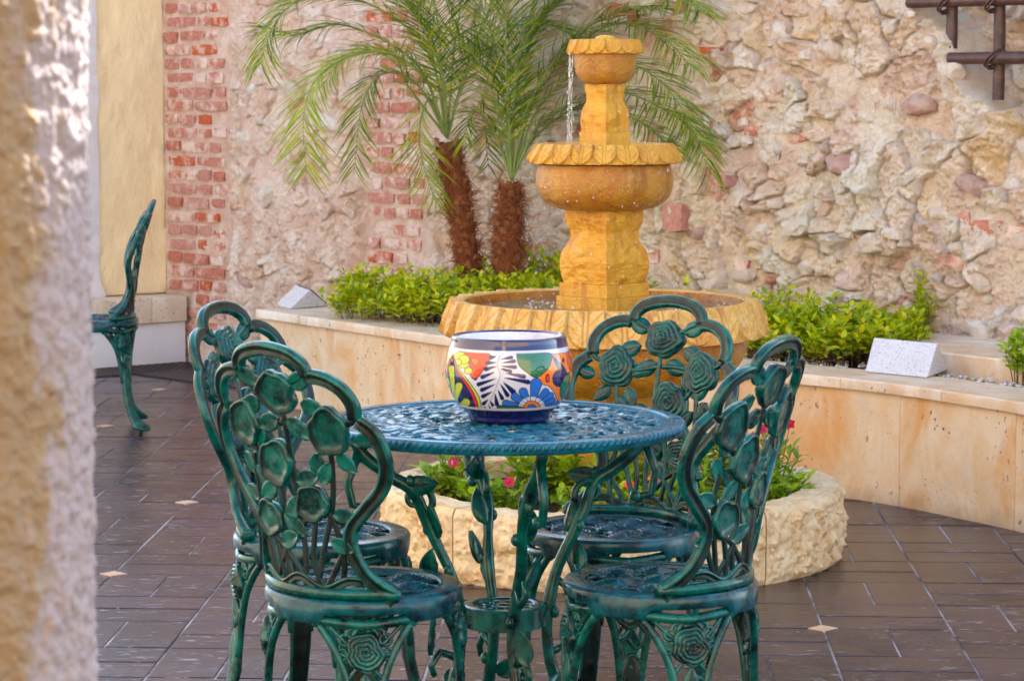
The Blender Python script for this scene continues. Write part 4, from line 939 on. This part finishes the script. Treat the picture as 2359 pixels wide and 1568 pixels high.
def make_chair(label):
    o = empty('rose_chair', (0, 0, 0), 0, label, 'chair')
    # outer scalloped frame, one casting
    half = [(.158, -.004), (.130, .035), (.112, .085), (.116, .125), (.150, .165), (.182, .20), (.200, .238), (.201, .275), (.191, .306), (.168, .326)]
    lobe2 = [(.162, .329), (.165, .355), (.153, .380), (.129, .396), (.103, .402), (.089, .400)]
    lobe3 = [(.085, .404), (.077, .424), (.050, .440), (0, .447)]
    fm = MB()
    for sg in (-1, 1):
        for pts, n_ in ((half, 46), (lobe2, 22)):
            P2 = smoothpath(pts, n_) * np.array((sg, 1)); P_ = np.array([Bs(u, h) for u, h in P2]); N_ = np.array([Bn(u, h) for u, h in P2])
            rr = 0.0138 * np.ones(n_); 
            if n_ == 46: rr[:6] = np.linspace(.020, 0.0138, 6)
            fm.tube(P_, rr, N=N_, prof=GP, pm=GPM)
    P2 = smoothpath(lobe3 + [(-u, h) for u, h in lobe3[:-1][::-1]], 34); P_ = np.array([Bs(u, h) for u, h in P2]); N_ = np.array([Bn(u, h) for u, h in P2]); fm.tube(P_, 0.0138, N=N_, prof=GP, pm=GPM)
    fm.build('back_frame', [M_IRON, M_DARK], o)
    # bottom rail of the back
    rl = MB(); P2 = np.array([(u, .004) for u in np.linspace(-.165, .165, 30)]); P_ = np.array([Bs(u, h) for u, h in P2]); rl.tube(P_, .0105, N=np.tile((0, 0, 1.), (30, 1)), prof=[(1.3, -.8), (1.3, .4), (.6, 1), (-.6, 1), (-1.3, .4), (-1.3, -.8)])
    P2 = np.array([(u, .020 + .010 * math.cos(u * 60)) for u in np.linspace(-.12, .12, 40)]); P_ = np.array([Bs(u, h) for u, h in P2]); rl.tube(P_, .009, N=np.array([Bn(u, h) for u, h in P2]), prof=GP, pm=GPM); rl.build('back_rail', [M_IRON, M_DARK], o)
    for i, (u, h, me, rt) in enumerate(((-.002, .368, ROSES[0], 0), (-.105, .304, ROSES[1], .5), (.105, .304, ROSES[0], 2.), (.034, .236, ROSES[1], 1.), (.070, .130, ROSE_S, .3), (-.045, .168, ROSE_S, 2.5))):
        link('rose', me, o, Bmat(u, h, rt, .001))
    for (u, h, rt) in ((-.040, .385, 1.25), (-.055, .352, 1.9), (.042, .383, -1.2), (.052, .350, -2.0), (-.012, .318, 2.1), (.010, .318, -1.9), (-.068, .288, -1.0), (-.075, .262, -2.7), (-.112, .262, 2.3), (-.012, .205, 1.3),
                      (.075, .262, .3), (.088, .250, -1.), (.062, .190, -.8), (.045, .195, -2.2), (-.07, .205, .5), (-.085, .150, 1.6), (.105, .16, -1.1), (.02, .13, .6), (-.02, .105, -.9), (.045, .085, 1.2), (.13, .245, 2.6), (-.15, .285, 1.3), (-.075, .10, 1.9), (.095, .095, -1.7)):
        link('leaf', LEAFM if abs(u) < .06 else LEAFS, o, Bmat(u, h, rt, .0))
    for pts in (((-.010, .0), (-.016, .08), (-.006, .2), (-.004, .34)), ((-.035, 0), (-.060, .09), (-.088, .18), (-.1, .28)), ((.02, 0), (.035, .08), (.03, .15), (.034, .215)), ((.045, 0), (.05, .05), (.068, .11)),
                ((.065, 0), (.085, .08), (.105, .17), (.1, .28)), ((-.055, 0), (-.035, .06), (-.045, .14)), ((-.075, .0), (-.095, .06), (-.085, .13), (-.06, .18)), ((.085, .0), (.02, .09), (-.03, .14)), ((-.02, .02), (.04, .08), (.09, .10)),
                ((-.105, .1), (-.09, .07), (-.05, .0)), ((.108, .105), (.095, .06), (.06, .0)), ((-.1, .304), (-.15, .32), (-.165, .335)), ((.1, .304), (.15, .32), (.165, .335)), ((0, .36), (-.05, .39), (-.088, .408)), ((0, .36), (.05, .39), (.088, .408)),
                ((.034, .236), (.075, .25), (.10, .29)), ((-.004, .31), (-.05, .30), (-.1, .30)), ((.004, .31), (.05, .31), (.1, .30)), ((.07, .12), (.1, .13), (.12, .125)), ((-.045, .165), (-.09, .14), (-.12, .125))):
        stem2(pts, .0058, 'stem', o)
    # seat ring
    k = 120; a = np.arange(k) * 2 * PI / k; tab = np.clip(np.cos(4 * a) * 2.2, 0, 1); tab = tab * tab * (3 - 2 * tab)
    prs = [(.140, .436, 0), (.140, .444, 0), (.144, .4475, 0), (.150, .4455, 0), (.174, .4460, 0), (.179, .444, 0), (.1825, .439, 0), (.1825, .424, -.016), (.180, .420, -.018), (.174, .421, -.014), (.170, .436, 0)]
    V = [];
    for (r_, z, tz) in prs: V.append(np.stack([r_ * np.cos(a), r_ * np.sin(a), z + tz * tab], -1))
    V = np.array(V); F = gridF(len(prs), k, cu=True, cv=True, flip=True); me = mesh('seat_ring', V.reshape(-1, 3), F, M_IRON); me.set_sharp_from_angle(angle=R(60)); me.materials[0] = M_SEAT; link('seat_ring', me, o)
    # seat openwork
    sl_ = MB(); 
    for j in range(10):
        b = j * 2 * PI / 10; t = np.linspace(0, 2 * PI, 18); cx, cy, rr = .112 * math.cos(b), .112 * math.sin(b), .031; sl_.tube(np.stack([cx + rr * np.cos(t), cy + rr * np.sin(t) * .9, np.full(18, .437)], -1), .0042, 6, cap=False)
    for j in range(5):
        b = j * 2 * PI / 5 + .3; t = np.linspace(0, 2 * PI, 16); sl_.tube(np.stack([.055 * math.cos(b) + .024 * np.cos(t), .055 * math.sin(b) + .024 * np.sin(t), np.full(16, .436)], -1), .0040, 6, cap=False)
        for b2 in (b, b + .6): sl_.tube([(.02 * math.cos(b), .02 * math.sin(b), .436), (.08 * math.cos(b2), .08 * math.sin(b2), .438), (.143 * math.cos(b2 + .15), .143 * math.sin(b2 + .15), .440)], .0042, 6)
    sl_.build('seat_lattice', M_SEAT, o)
    for j, (x, y) in enumerate(((0, .0), (.075, .045), (-.07, .055), (.0, -.085), (.02, .10), (-.085, -.035), (.085, -.045))): link('rose', SEATROSE, o, Matrix.Translation((x, y, .438)) @ Matrix.Rotation(j * 1.1, 4, 'Z'))
    for j in range(14):
        b = j * 2.4; r_ = .06 + .005 * j; link('leaf', LEAFQ, o, Matrix.Translation((r_ * math.cos(b), r_ * math.sin(b), .4395)) @ Matrix.Rotation(b * 1.7, 4, 'Z'))
    # legs
    for q in range(4):
        th = PI / 4 + q * PI / 2
        def Lp(a_, z, n=0.):
            r_ = np.interp(z, (0, .03, .08, .16, .26, .34, .42), (.262, .246, .208, .186, .180, .176, .168)) + n; an = th + a_ / .172; return np.array((r_ * math.cos(an), r_ * math.sin(an), z))
        def Ln(a_, z): an = th + a_ / .172; return np.array((math.cos(an), math.sin(an), .05))
        lg = MB()
        def lt(pts, r, pr=None):
            P2 = smoothpath(pts, 18); lg.tube(np.array([Lp(a_, z) for a_, z in P2]), r, 8, N=np.array([Ln(a_, z) for a_, z in P2]), prof=pr[0] if pr else None, pm=pr[1] if pr else None)
        for sg in (-1, 1):
            lt([(sg * .088, .402), (sg * .060, .365), (sg * .040, .325), (sg * .027, .27), (sg * .019, .20)], .0078); lt([(sg * .090, .408), (sg * .045, .404), (0, .400)], .0095)
            lg.ball(Lp(sg * .090, .404), .0115)
            lt([(sg * .070, .402), (sg * .052, .385), (sg * .030, .365)], .0042); lt([(sg * .05, .352), (sg * .034, .345)], .004); lt([(sg * .033, .30), (sg * .014, .322)], .004); lt([(sg * .034, .38), (sg * .03, .392), (sg * .012, .395)], .0045)
            t = np.linspace(0, 2 * PI, 14); lg.tube(np.array([Lp(sg * .036 + .011 * math.cos(x), .374 + .010 * math.sin(x)) for x in t]), .0038, 6, cap=False); lg.tube(np.array([Lp(sg * .041 + .008 * math.cos(x), .348 + .010 * math.sin(x)) for x in t]), .0034, 6, cap=False)
        t = np.linspace(0, PI, 12); lg.tube(np.array([Lp(.022 * math.cos(x), .378 + .020 * math.sin(x)) for x in t]), .0048, 6)
        lt([(-.028, .29), (-.01, .275), (.01, .295), (.028, .285)], .0045); lt([(-.020, .245), (0, .262), (.022, .240)], .0045); lt([(-.018, .225), (.018, .25)], .004)
        # shank
        zs_ = np.array((.262, .245, .22, .17, .12, .08, .05, .035, .024, .016)); hw = np.array((.004, .018, .0235, .0215, .0185, .017, .019, .024, .022, .012)); dp = np.array((.004, .008, .012, .012, .0115, .012, .015, .019, .016, .010))
        V = []
        pr14 = [(1, 0), (.92, .55), (.6, .95), (.25, .8), (0, .62), (-.25, .8), (-.6, .95), (-.92, .55), (-1, 0), (-.8, -.7), (-.35, -.5), (0, -.3), (.35, -.5), (.8, -.7)]
        for z, w, d_ in zip(zs_, hw, dp):
            fwd = np.interp(z, (.016, .03, .06, .1), (.016, .012, .003, 0))
            for (x, y) in pr14: V.append(Lp(x * w, z, y * d_ + fwd * (1 + y)))
        F = [tuple(f) for f in gridF(len(zs_), 14, cv=True, flip=False)] + [tuple(range(14))[::-1], tuple(range(9 * 14, 10 * 14))]
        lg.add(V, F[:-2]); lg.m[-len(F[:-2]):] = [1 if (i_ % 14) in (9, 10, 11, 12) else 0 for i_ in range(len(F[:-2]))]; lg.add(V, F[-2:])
        L_ = lg.build('leg', [M_IRON, M_DARK], o)
        p = Lp(0, .352, .004); n_ = Ln(0, .3) / np.linalg.norm(Ln(0, .3)); x_ = np.cross((0, 0, 1.), n_); x_ /= np.linalg.norm(x_); y_ = np.cross(n_, x_)
        link('rose', ROSE_L, L_, Matrix(((x_[0], y_[0], n_[0], p[0]), (x_[1], y_[1], n_[1], p[1]), (x_[2], y_[2], n_[2], p[2]), (0, 0, 0, 1))))
        p = Lp(.0, .255, .003); c, s_ = math.cos(.4), math.sin(.4); link('leaf', LEAFM, L_, Matrix(((x_[0] * c, y_[0], n_[0], p[0]), (x_[1] * c, y_[1], n_[1], p[1]), (x_[2] * c, y_[2], n_[2], p[2]), (0, 0, 0, 1))))
        f_ = MB(); pz_ = Lp(0, .01); f_.tube([(pz_[0], pz_[1], 0), (pz_[0], pz_[1], .010), (pz_[0], pz_[1], .028)], [.009, .0075, .009], 10); f_.build('foot_peg', M_DARK, L_)
    return o
def copy_tree(o, parent=None):
    c = o.copy(); C.objects.link(c); c.parent = parent
    for ch in o.children: copy_tree(ch, c)
    return c
TC = Vector((-.016, 5.125))
ch0 = make_chair('')
chairs = [((-.274, 4.83), 49, 'front left green iron rose chair with its back towards the viewer'),
          ((.277, 4.88), 150, 'front right green iron rose chair with dark rose back turned to the table'),
          ((.205, 5.46), 236, 'right rear green iron rose chair facing the viewer before the fountain basin'),
          ((-.392, 5.40), -26, 'left rear green iron rose chair half hidden by the chair in front of it'),
          ((-1.66, 10.43), 189, 'lone green iron chair by the yellow wall seen in profile behind the pillar')]
for i, ((x, y), ang, lb) in enumerate(chairs):
    o = ch0 if i == 0 else copy_tree(ch0); o.location = (x, y, 0); o.rotation_euler = (0, 0, R(ang - 90)); o['label'] = lb; o['group'] = 'green cast iron rose chairs'

# ------------------------------------------------------------------ table
tb = empty('garden_table', (TC.x, TC.y, 0), 0, 'round blue green cast iron garden table with pierced top and branch legs', 'table')
TZ = .710; TR = .354; stp = .0042; g = np.arange(-TR, TR + stp, stp); nX = len(g); X, Yg = np.meshgrid(g, g, indexing='ij'); Rr = np.hypot(X, Yg); Th = np.arctan2(Yg, X)
lace = np.abs(fbm(X * 26 + 7, Yg * 26 + 3, 3)) + .12 * np.sin(Rr * 120) * np.sin(Th * 18)
lace2 = np.abs(fbm(X * 34 + 77, Yg * 34 + 13, 2)); hole = ((lace < .085) | (lace2 < .070)) & (Rr < .306) & (Rr > .02) & ~((Rr > .150) & (Rr < .156))
Zt = TZ + .0022 * np.sin(Rr * 150) * (Rr < .3) * np.cos(Th * 16) + .0012 * fbm(X * 60, Yg * 60, 2) * (Rr < .3)
F = gridF(nX, nX, flip=False); fc = np.stack([X, Yg], -1).reshape(-1, 2)[F].mean(1); keep = (np.hypot(fc[:, 0], fc[:, 1]) < TR - .022) & ~(hole.reshape(-1)[F].sum(1) >= 2); F = F[keep]
used = np.unique(F); rm = -np.ones(nX * nX, int); rm[used] = np.arange(len(used)); V = np.stack([X, Yg, Zt], -1).reshape(-1, 3)[used]
tp = link('table_top', mesh('table_top', V, rm[F], M_TTOP, smooth=True), tb); so_ = tp.modifiers.new('s', 'SOLIDIFY'); so_.thickness = .006; so_.offset = -1
k = 360; a = np.arange(k) * 2 * PI / k
prs = [(TR - .030, TZ - .006), (TR - .030, TZ + .0018), (TR - .024, TZ + .003), (TR - .008, TZ + .0022), (TR - .004, TZ), (TR - .003, TZ - .010), (TR - .005, TZ - .020), (TR - .012, TZ - .022), (TR - .014, TZ - .008)]
V = np.stack([np.stack([r_ * np.cos(a), r_ * np.sin(a), np.full(k, z)], -1) for r_, z in prs]); link('rim_band', mesh('rim_band', V.reshape(-1, 3), gridF(len(prs), k, cu=True, cv=True, flip=True), M_TTOP), tb)
rp_ = MB(); nbd = 150
for i in range(nbd):
    b = i * 2 * PI / nbd; c = np.array(((TR - .004) * math.cos(b), (TR - .004) * math.sin(b), TZ - .006)); tg = np.array((-math.sin(b), math.cos(b), 0)); dd_ = tg * .0052 + np.array((0, 0, .0058)); rp_.tube([c - dd_ * 1.1, c - dd_ * .5, c + dd_ * .5, c + dd_ * 1.1], [.0018, .0048, .0048, .0018], 6)
tag(rp_.build('rope_edge', M_TTOP, tb), kind='stuff')
# legs as gnarled branches
def branch(m_, P_, r, kn=0):
    P_ = smoothpath(P_, 46); n_ = len(P_); rr = np.interp(np.linspace(0, 1, n_), np.linspace(0, 1, len(r)), r); rr = rr * (1 + .16 * vn(np.linspace(0, 14, n_) + kn, np.full(n_, kn * 1.3))); m_.tube(P_ + .0025 * np.stack([vn(np.linspace(0, 9, n_) + kn + q * 7, np.zeros(n_)) for q in range(3)], -1), rr, 10)
    return P_
LEAFT = plate_leaf(.075, .040, .008)
for q in range(4):
    b = R(-76) + q * PI / 2; d = np.array((math.cos(b), math.sin(b), 0)); s = np.array((-math.sin(b), math.cos(b), 0)); up = np.array((0, 0, 1.))
    pt = lambda r_, z, t=0.: tuple(d * r_ + s * t + up * z)
    m_ = MB()
    P_ = branch(m_, [pt(.30, .690), pt(.272, .645), pt(.225, .610), pt(.185, .585, .006), pt(.160, .53, -.004), pt(.135, .47), pt(.108, .41, .005), pt(.092, .35), pt(.086, .29, -.004), pt(.098, .21), pt(.140, .12, .004), pt(.205, .05), pt(.262, .012)], [.011, .013, .0135, .0125, .0115, .0115, .0115, .012, .012, .0125, .013, .013, .011], q * 5)
    t = np.linspace(-.4, 4.6, 26); rc = np.linspace(.034, .010, 26); m_.tube(np.stack([d * (.205 + 0 * 1) for _ in t]) + np.stack([d * (-rc_ * math.cos(x)) + up * (.560 + rc_ * math.sin(x) * 1.0) for x, rc_ in zip(t, rc)]) + d * (-.03), np.linspace(.0075, .005, 26), 8)
    m_.tube([pt(.285, .665), pt(.31, .60, .0), pt(.30, .555), pt(.27, .55)], [.010, .009, .008, .009], 8); m_.ball(pt(.268, .552), .012)
    for (r_, z, tt) in ((.19, .60, .014), (.15, .50, -.014), (.115, .42, .014), (.10, .33, -.013), (.10, .22, .014), (.13, .15, -.014)): m_.ball(pt(r_, z, tt), .0095, sq=(1, 1, 1.3))
    m_.tube([pt(.094, .245), pt(.13, .262, .01), pt(.150, .235, .014), pt(.142, .215, .012)], [.008, .008, .0075, .006], 8); m_.tube([pt(.105, .395), pt(.135, .37), pt(.158, .39, .004), pt(.150, .42, .004)], [.008, .0075, .007, .006], 8)
    m_.ball(pt(.264, .011), .018, sq=(1, 1, .6))
    L_ = m_.build('leg', [M_IRON, M_DARK], tb)
    for (r_, z, tt, rx, ry) in ((.130, .485, .006, 1.2, .3), (.150, .255, .01, 1.6, -.4), (.118, .19, -.01, 1.0, 2.5), (.155, .40, .005, 1.2, .8), (.20, .585, 0, 1.4, -2.2)):
        M_ = Matrix.Translation(pt(r_, z, tt)) @ Matrix.Rotation(b - PI / 2, 4, 'Z') @ Matrix.Rotation(rx, 4, 'X') @ Matrix.Rotation(ry, 4, 'Y') @ Matrix.Rotation(ry * .7, 4, 'Z'); link('leaf', LEAFT, L_, M_)
sh_ = MB(); sh_.lathe([(.058, .330), (.058, .345), (.062, .349), (.078, .349), (.083, .345), (.083, .308), (.079, .306), (.078, .330), (.058, .330)][::-1], 64); sh_.lathe([(.012, .338), (.012, .346), (.020, .347), (.024, .345), (.024, .336), (.012, .338)][::-1], 24)
for j in range(12):
    b = j * PI / 6; sh_.tube([(.022 * math.cos(b), .022 * math.sin(b), .341), (.060 * math.cos(b + .12), .060 * math.sin(b + .12), .341)], .0036, 6)
    t = np.linspace(0, 2 * PI, 12); sh_.tube(np.stack([.047 * math.cos(b + .3) + .009 * np.cos(t), .047 * math.sin(b + .3) + .009 * np.sin(t), np.full(12, .342)], -1), .0028, 5, cap=False)
sh_.build('lower_shelf', M_IRON, tb, auto=50)

# ------------------------------------------------------------------ painted pot
pot = empty('flower_pot', (TC.x + .010, TC.y, TZ + .004), 0, 'round painted ceramic pot with blue, orange and green flowers on the table', 'flower pot')
prf = smoothpath([(.078, 0), (.0795, .003), (.081, .011), (.089, .019), (.1035, .035), (.1155, .058), (.1225, .082), (.1235, .100), (.121, .120), (.1165, .138), (.1125, .152), (.111, .160), (.109, .1635), (.105, .1640), (.102, .160)], 230)
kq = 1100; th = np.arange(kq) * 2 * PI / kq        # th=0 faces the viewer, growing to the right
RR = np.repeat(prf[:, 0:1], kq, 1); ZZ = np.repeat(prf[:, 1:2], kq, 1); TH = np.repeat(th[None], len(prf), 0)
KZ = 5480.; TH2 = (TH + PI) % (2 * PI) - PI; TH3 = np.where(np.abs(TH2) > PI / 2, np.where(TH2 > 0, TH2 - PI, TH2 + PI), TH2)
gx = 1015 + RR * np.sin(TH3) * KZ; y0 = 1150 - ZZ * KZ * 1.03; gy = y0 + RR * (np.cos(TH3)) * .112 * KZ
# gx, gy: coordinates of the pattern as drawn
white = np.array((.52, .53, .60)); navy = np.array((.006, .005, .085)); orange = np.array((.70, .17, .005)); redo = np.array((.62, .040, .004)); lime = np.array((.42, .50, .015)); green = np.array((.008, .13, .045)); blue = np.array((.02, .13, .50)); red = np.array((.60, .012, .02)); blk = np.array((.02, .008, .02))
COL = np.tile(white, gx.shape + (1,))
def sdf(pts):
    P_ = np.asarray(pts, float); n_ = len(P_); d = np.full(gx.shape, 1e9); ins_ = np.zeros(gx.shape, bool)
    for i in range(n_):
        a, b = P_[i], P_[(i + 1) % n_]; e = b - a; wx, wy = gx - a[0], gy - a[1]; t = np.clip((wx * e[0] + wy * e[1]) / (e.dot(e) + 1e-9), 0, 1); d = np.minimum(d, np.hypot(wx - t * e[0], wy - t * e[1]))
        c = ((a[1] > gy) != (b[1] > gy)) & (gx < (b[0] - a[0]) * (gy - a[1]) / (b[1] - a[1] + 1e-9) + a[0]); ins_ ^= c
    return np.where(ins_, -d, d)
def loop(pts, n_=40): P_ = np.array(pts + pts[:3], float); return smoothpath(P_, n_ + 1)[int(n_ / (len(pts) + 2)):][:int(n_ * len(pts) / (len(pts) + 2)) + 1]
def paint(d, col, line=0, lc=blk):
    f = sstep(2.5, -2.5, d) if False else 1 - sstep(-2.5, 2.5, d)
    COL[:] = COL * (1 - f[..., None]) + col * f[..., None]
    if line: g_ = (1 - sstep(line - 2, line + 2, np.abs(d)))[..., None]; COL[:] = COL * (1 - g_) + lc * g_
def poly(pts, col, line=4, sm=True): paint(sdf(smoothpath(pts + [pts[0]], 44)[:-1] if sm else pts), col, line)
def ell(cx, cy, rx, ry, rot, col, line=0):
    c, s_ = math.cos(R(rot)), math.sin(R(rot)); u = (gx - cx) * c + (gy - cy) * s_; v = -(gx - cx) * s_ + (gy - cy) * c; q = np.sqrt((u / rx) ** 2 + (v / ry) ** 2); paint((q - 1) * min(rx, ry), col, line)
def drop(x0, y0_, x1, y1, w, col, line=0):
    """petal: thin at the first point, round at the second"""
    e = np.array((x1 - x0, y1 - y0_), float); L = np.hypot(*e); t = ((gx - x0) * e[0] + (gy - y0_) * e[1]) / L ** 2; v = np.abs((gx - x0) * -e[1] + (gy - y0_) * e[0]) / L; tc = np.clip(t, 0, 1); r_ = w * (.12 + .88 * tc ** .8)
    dx_, dy_ = gx - (x0 + e[0] * tc), gy - (y0_ + e[1] * tc); paint(np.hypot(dx_, dy_) - r_ * np.where(tc < 1, 1, 1), col, line)
poly([(1450, 440), (1600, 430), (1760, 400), (1760, 1000), (1560, 1070), (1525, 960), (1490, 860), (1430, 790), (1370, 770), (1300, 700), (1400, 630), (1450, 550)], orange, 4)
poly([(1095, 440), (1280, 430), (1458, 440), (1450, 540), (1395, 630), (1300, 697), (1200, 640), (1120, 560)], green, 5)
for k in range(9): a_ = R(20 + k * 17.5); poly([(1285, 465), (1285 + 100 * math.cos(a_), 475 + 120 * math.sin(a_)), (1288 + 98 * math.cos(a_ + .05), 475 + 118 * math.sin(a_ + .05))], blk, 0, False)
poly([(490, 405), (650, 420), (815, 445), (800, 540), (745, 620), (700, 685), (640, 710), (600, 640), (605, 540), (540, 450)], redo, 5); poly([(610, 490), (655, 485), (700, 505), (690, 545), (650, 555)], orange, 4)
for (x, y, r_) in ((500, 470, 62), (540, 550, 56), (590, 625, 44), (545, 500, 58), (480, 530, 40)): ell(x, y, r_, r_ * .85, 0, lime, 3)
poly([(330, 440), (395, 400), (420, 450), (370, 560), (335, 640), (320, 560)], lime, 3)
poly([(425, 440), (475, 570), (560, 690), (640, 800), (700, 900), (725, 1000), (722, 1085), (640, 1085), (560, 900), (470, 700)], lime, 4)
poly([(425, 440), (465, 580), (540, 700), (615, 810), (670, 920), (692, 1010), (692, 1085), (600, 1080), (540, 900), (440, 700)], red, 4)
poly([(425, 455), (450, 580), (510, 700), (580, 810), (635, 930), (655, 1085), (420, 1085), (330, 900), (322, 720), (350, 580), (400, 480)], navy, 3); poly([(330, 640), (372, 540), (418, 450), (426, 462), (385, 550), (345, 660)], red, 0)
for q in ((440, 960, 405, 600, 36), (445, 985, 490, 790, 40), (500, 985, 560, 970, 48), (425, 960, 350, 720, 26), (455, 1010, 430, 960, 20)): drop(*q, lime, 3)
STM = smoothpath([(925, 455), (895, 560), (925, 660), (900, 760), (850, 880), (800, 1000)], 30)
for i in range(29): drop(STM[i][0], STM[i][1], STM[i + 1][0], STM[i + 1][1], 3.2, blk)
for (x0, y0_, x1, y1, w) in ((935, 500, 1040, 480, 20), (945, 540, 1070, 520, 21), (940, 575, 1080, 585, 22), (930, 600, 1030, 630, 21), (880, 470, 830, 480, 24), (880, 535, 790, 540, 24), (880, 580, 775, 605, 25), (865, 640, 740, 690, 24), (875, 710, 700, 770, 24), (870, 770, 735, 830, 24), (840, 850, 745, 900, 24), (800, 935, 750, 980, 22),
                         (980, 650, 1170, 685, 25), (970, 700, 1215, 745, 26), (960, 750, 1060, 850, 30), (930, 770, 1000, 885, 24), (900, 830, 945, 920, 22), (870, 870, 890, 985, 24), (820, 950, 845, 995, 18), (805, 1000, 830, 1050, 17), (770, 1010, 755, 1035, 18), (690, 700, 665, 715, 16)): drop(x0, y0_, x1, y1, w, navy)
fc_ = (1255, 1030)
for (x, y, w) in ((985, 975, 38), (1530, 985, 30), (1470, 940, 34), (1080, 905, 44), (1450, 890, 36), (1165, 850, 44), (1400, 850, 36), (1300, 765, 60)): drop(fc_[0], fc_[1], x, y, w, blue, 4)
ell(fc_[0], fc_[1], 140, 125, 0, white, 0)
for a_ in (200, 220, 242, 262, 292, 315, 338): poly([(fc_[0] + 75 * math.cos(R(a_)), fc_[1] + 75 * math.sin(R(a_))), (fc_[0] + 150 * math.cos(R(a_)), fc_[1] + 135 * math.sin(R(a_))), (fc_[0] + 75 * math.cos(R(a_ + 3)), fc_[1] + 75 * math.sin(R(a_ + 3)))], blk, 2, False)
ell(fc_[0], fc_[1], 88, 80, 0, orange, 4); ell(fc_[0], fc_[1] + 12, 50, 55, 0, blue, 4)
poly([(900, 1000), (1000, 1005), (1150, 1015), (1230, 1060), (1235, 1110), (900, 1110), (885, 1050)], green, 5); poly([(1275, 1110), (1290, 1050), (1400, 1020), (1545, 1000), (1535, 1110)], green, 5)
ell(1545, 705, 72, 92, 8, navy, 3); poly([(1478, 465), (1530, 510), (1610, 600), (1620, 680), (1560, 640), (1505, 560)], navy, 3); ell(1420, 705, 20, 40, 0, red, 4); ell(1587, 510, 14, 28, 0, navy); poly([(1560, 780), (1640, 640), (1660, 750), (1600, 960), (1555, 880)], green, 4); poly([(1620, 430), (1700, 440), (1700, 640), (1640, 560)], redo, 3)
zr = ZZ; w1 = (sstep(.1385, .1391, zr))[..., None]; COL[:] = COL * (1 - w1) + white * w1; w1 = sstep(.1432, .1438, zr)[..., None]; COL[:] = COL * (1 - w1) + navy * .8 * w1
w1 = (1 - sstep(.0310, .0316, zr))[..., None]; COL[:] = COL * (1 - w1) + white * w1; w1 = (1 - sstep(.0262, .0268, zr))[..., None]; COL[:] = COL * (1 - w1) + navy * w1
V = np.stack([RR * np.sin(TH), -RR * np.cos(TH), ZZ], -1)
link('pot_body', mesh('pot_body', V.reshape(-1, 3), gridF(len(prf), kq, cv=True, flip=True), M_POT, col=np.clip(COL, 0, 1).reshape(-1, 3)), pot)
b_ = MB(); b_.lathe([(.102, .1602), (.106, .14), (.112, .10), (.098, .04), (.07, .012), (.001, .010)], 64); M_IN = m_flat('glazed_white', (.72, .72, .78), .15); b_.build('pot_inside', M_IN, pot)

# ------------------------------------------------------------------ foreground pillar
CP = Vector((-.3546 - .20, 2.2)); pl = empty('stucco_pillar', (CP.x, CP.y, 0), 0, 'rough stucco pillar, yellow with a white painted edge, close at the left border', 'pillar')
na_, nz_ = 420, 900; th = np.linspace(R(-130), R(45), na_); z = np.linspace(.72, 1.95, nz_); T_, Zp = np.meshgrid(th, z, indexing='ij')
hb = .0026 * fbm(T_ * .2 * 90, Zp * 90, 4) + .0030 * np.abs(fbm(T_ * .2 * 45 + 9, Zp * 45, 3)) + .0012 * fbm(T_ * .2 * 12, Zp * 12, 2)
rr = .199 + hb; V = np.stack([rr * np.cos(T_), rr * np.sin(T_), Zp], -1).reshape(-1, 3)
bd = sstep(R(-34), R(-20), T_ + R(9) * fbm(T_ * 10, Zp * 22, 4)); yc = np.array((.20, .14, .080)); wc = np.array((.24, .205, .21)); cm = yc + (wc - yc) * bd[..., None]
def m_pil():
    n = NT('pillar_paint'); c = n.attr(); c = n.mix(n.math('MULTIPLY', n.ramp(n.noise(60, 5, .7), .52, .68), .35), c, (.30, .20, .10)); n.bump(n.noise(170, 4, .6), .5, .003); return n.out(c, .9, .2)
M_PIL = m_pil()
link('pillar_face', mesh('pillar_face', V, gridF(na_, nz_, flip=True), M_PIL, col=cm.reshape(-1, 3)), pl)
b_ = MB(); b_.lathe([(.2, 0), (.2, .72)], 48); b_.lathe([(.2, 1.95), (.2, 3.4)], 48); b_.lathe([(.19, 0), (.19, 3.4)], 48); b_.build('pillar_core', M_YEL, pl)

# ------------------------------------------------------------------ unseen walls added to block or bounce the sun
ub = empty('upper_storey', (P0.x, P0.y, 0), WANG, 'tall plastered upper storey rising above the right part of the old stone wall', 'building')  # added out of view; its height sets where sun reaches the pillar
b_ = MB(); b_.box(2.5, 9, .10, 4, 3.262, 5.80, 0, .01); b_.build('upper_wall', M_YEL, ub, smooth=False)
gw = empty('gallery_wall', (0, -3.2, 0), 0, 'long yellow plastered gallery wall behind the viewer, facing the court', 'building')  # added behind the camera as a warm frontal reflector
b_ = MB(); b_.box(-7, 7, -.4, 0, 0, 4.6, 0, .01); b_.build('gallery_face', m_stucco('pale_stucco', (.44, .33, .20), (.50, .38, .24)), gw, smooth=False)
lg_ = empty('side_building', (-4.3, 2, 0), 0, 'sunlit yellow plastered building along the left side of the court outside the frame', 'building')  # added out of view as a sunlit reflector from the left
b_ = MB(); b_.box(-.4, 0, -5.1, 7.5, 0, 5.0, 0, .01); b_.build('side_face', m_stucco('cream_render', (.62, .53, .41), (.68, .59, .47)), lg_, smooth=False)
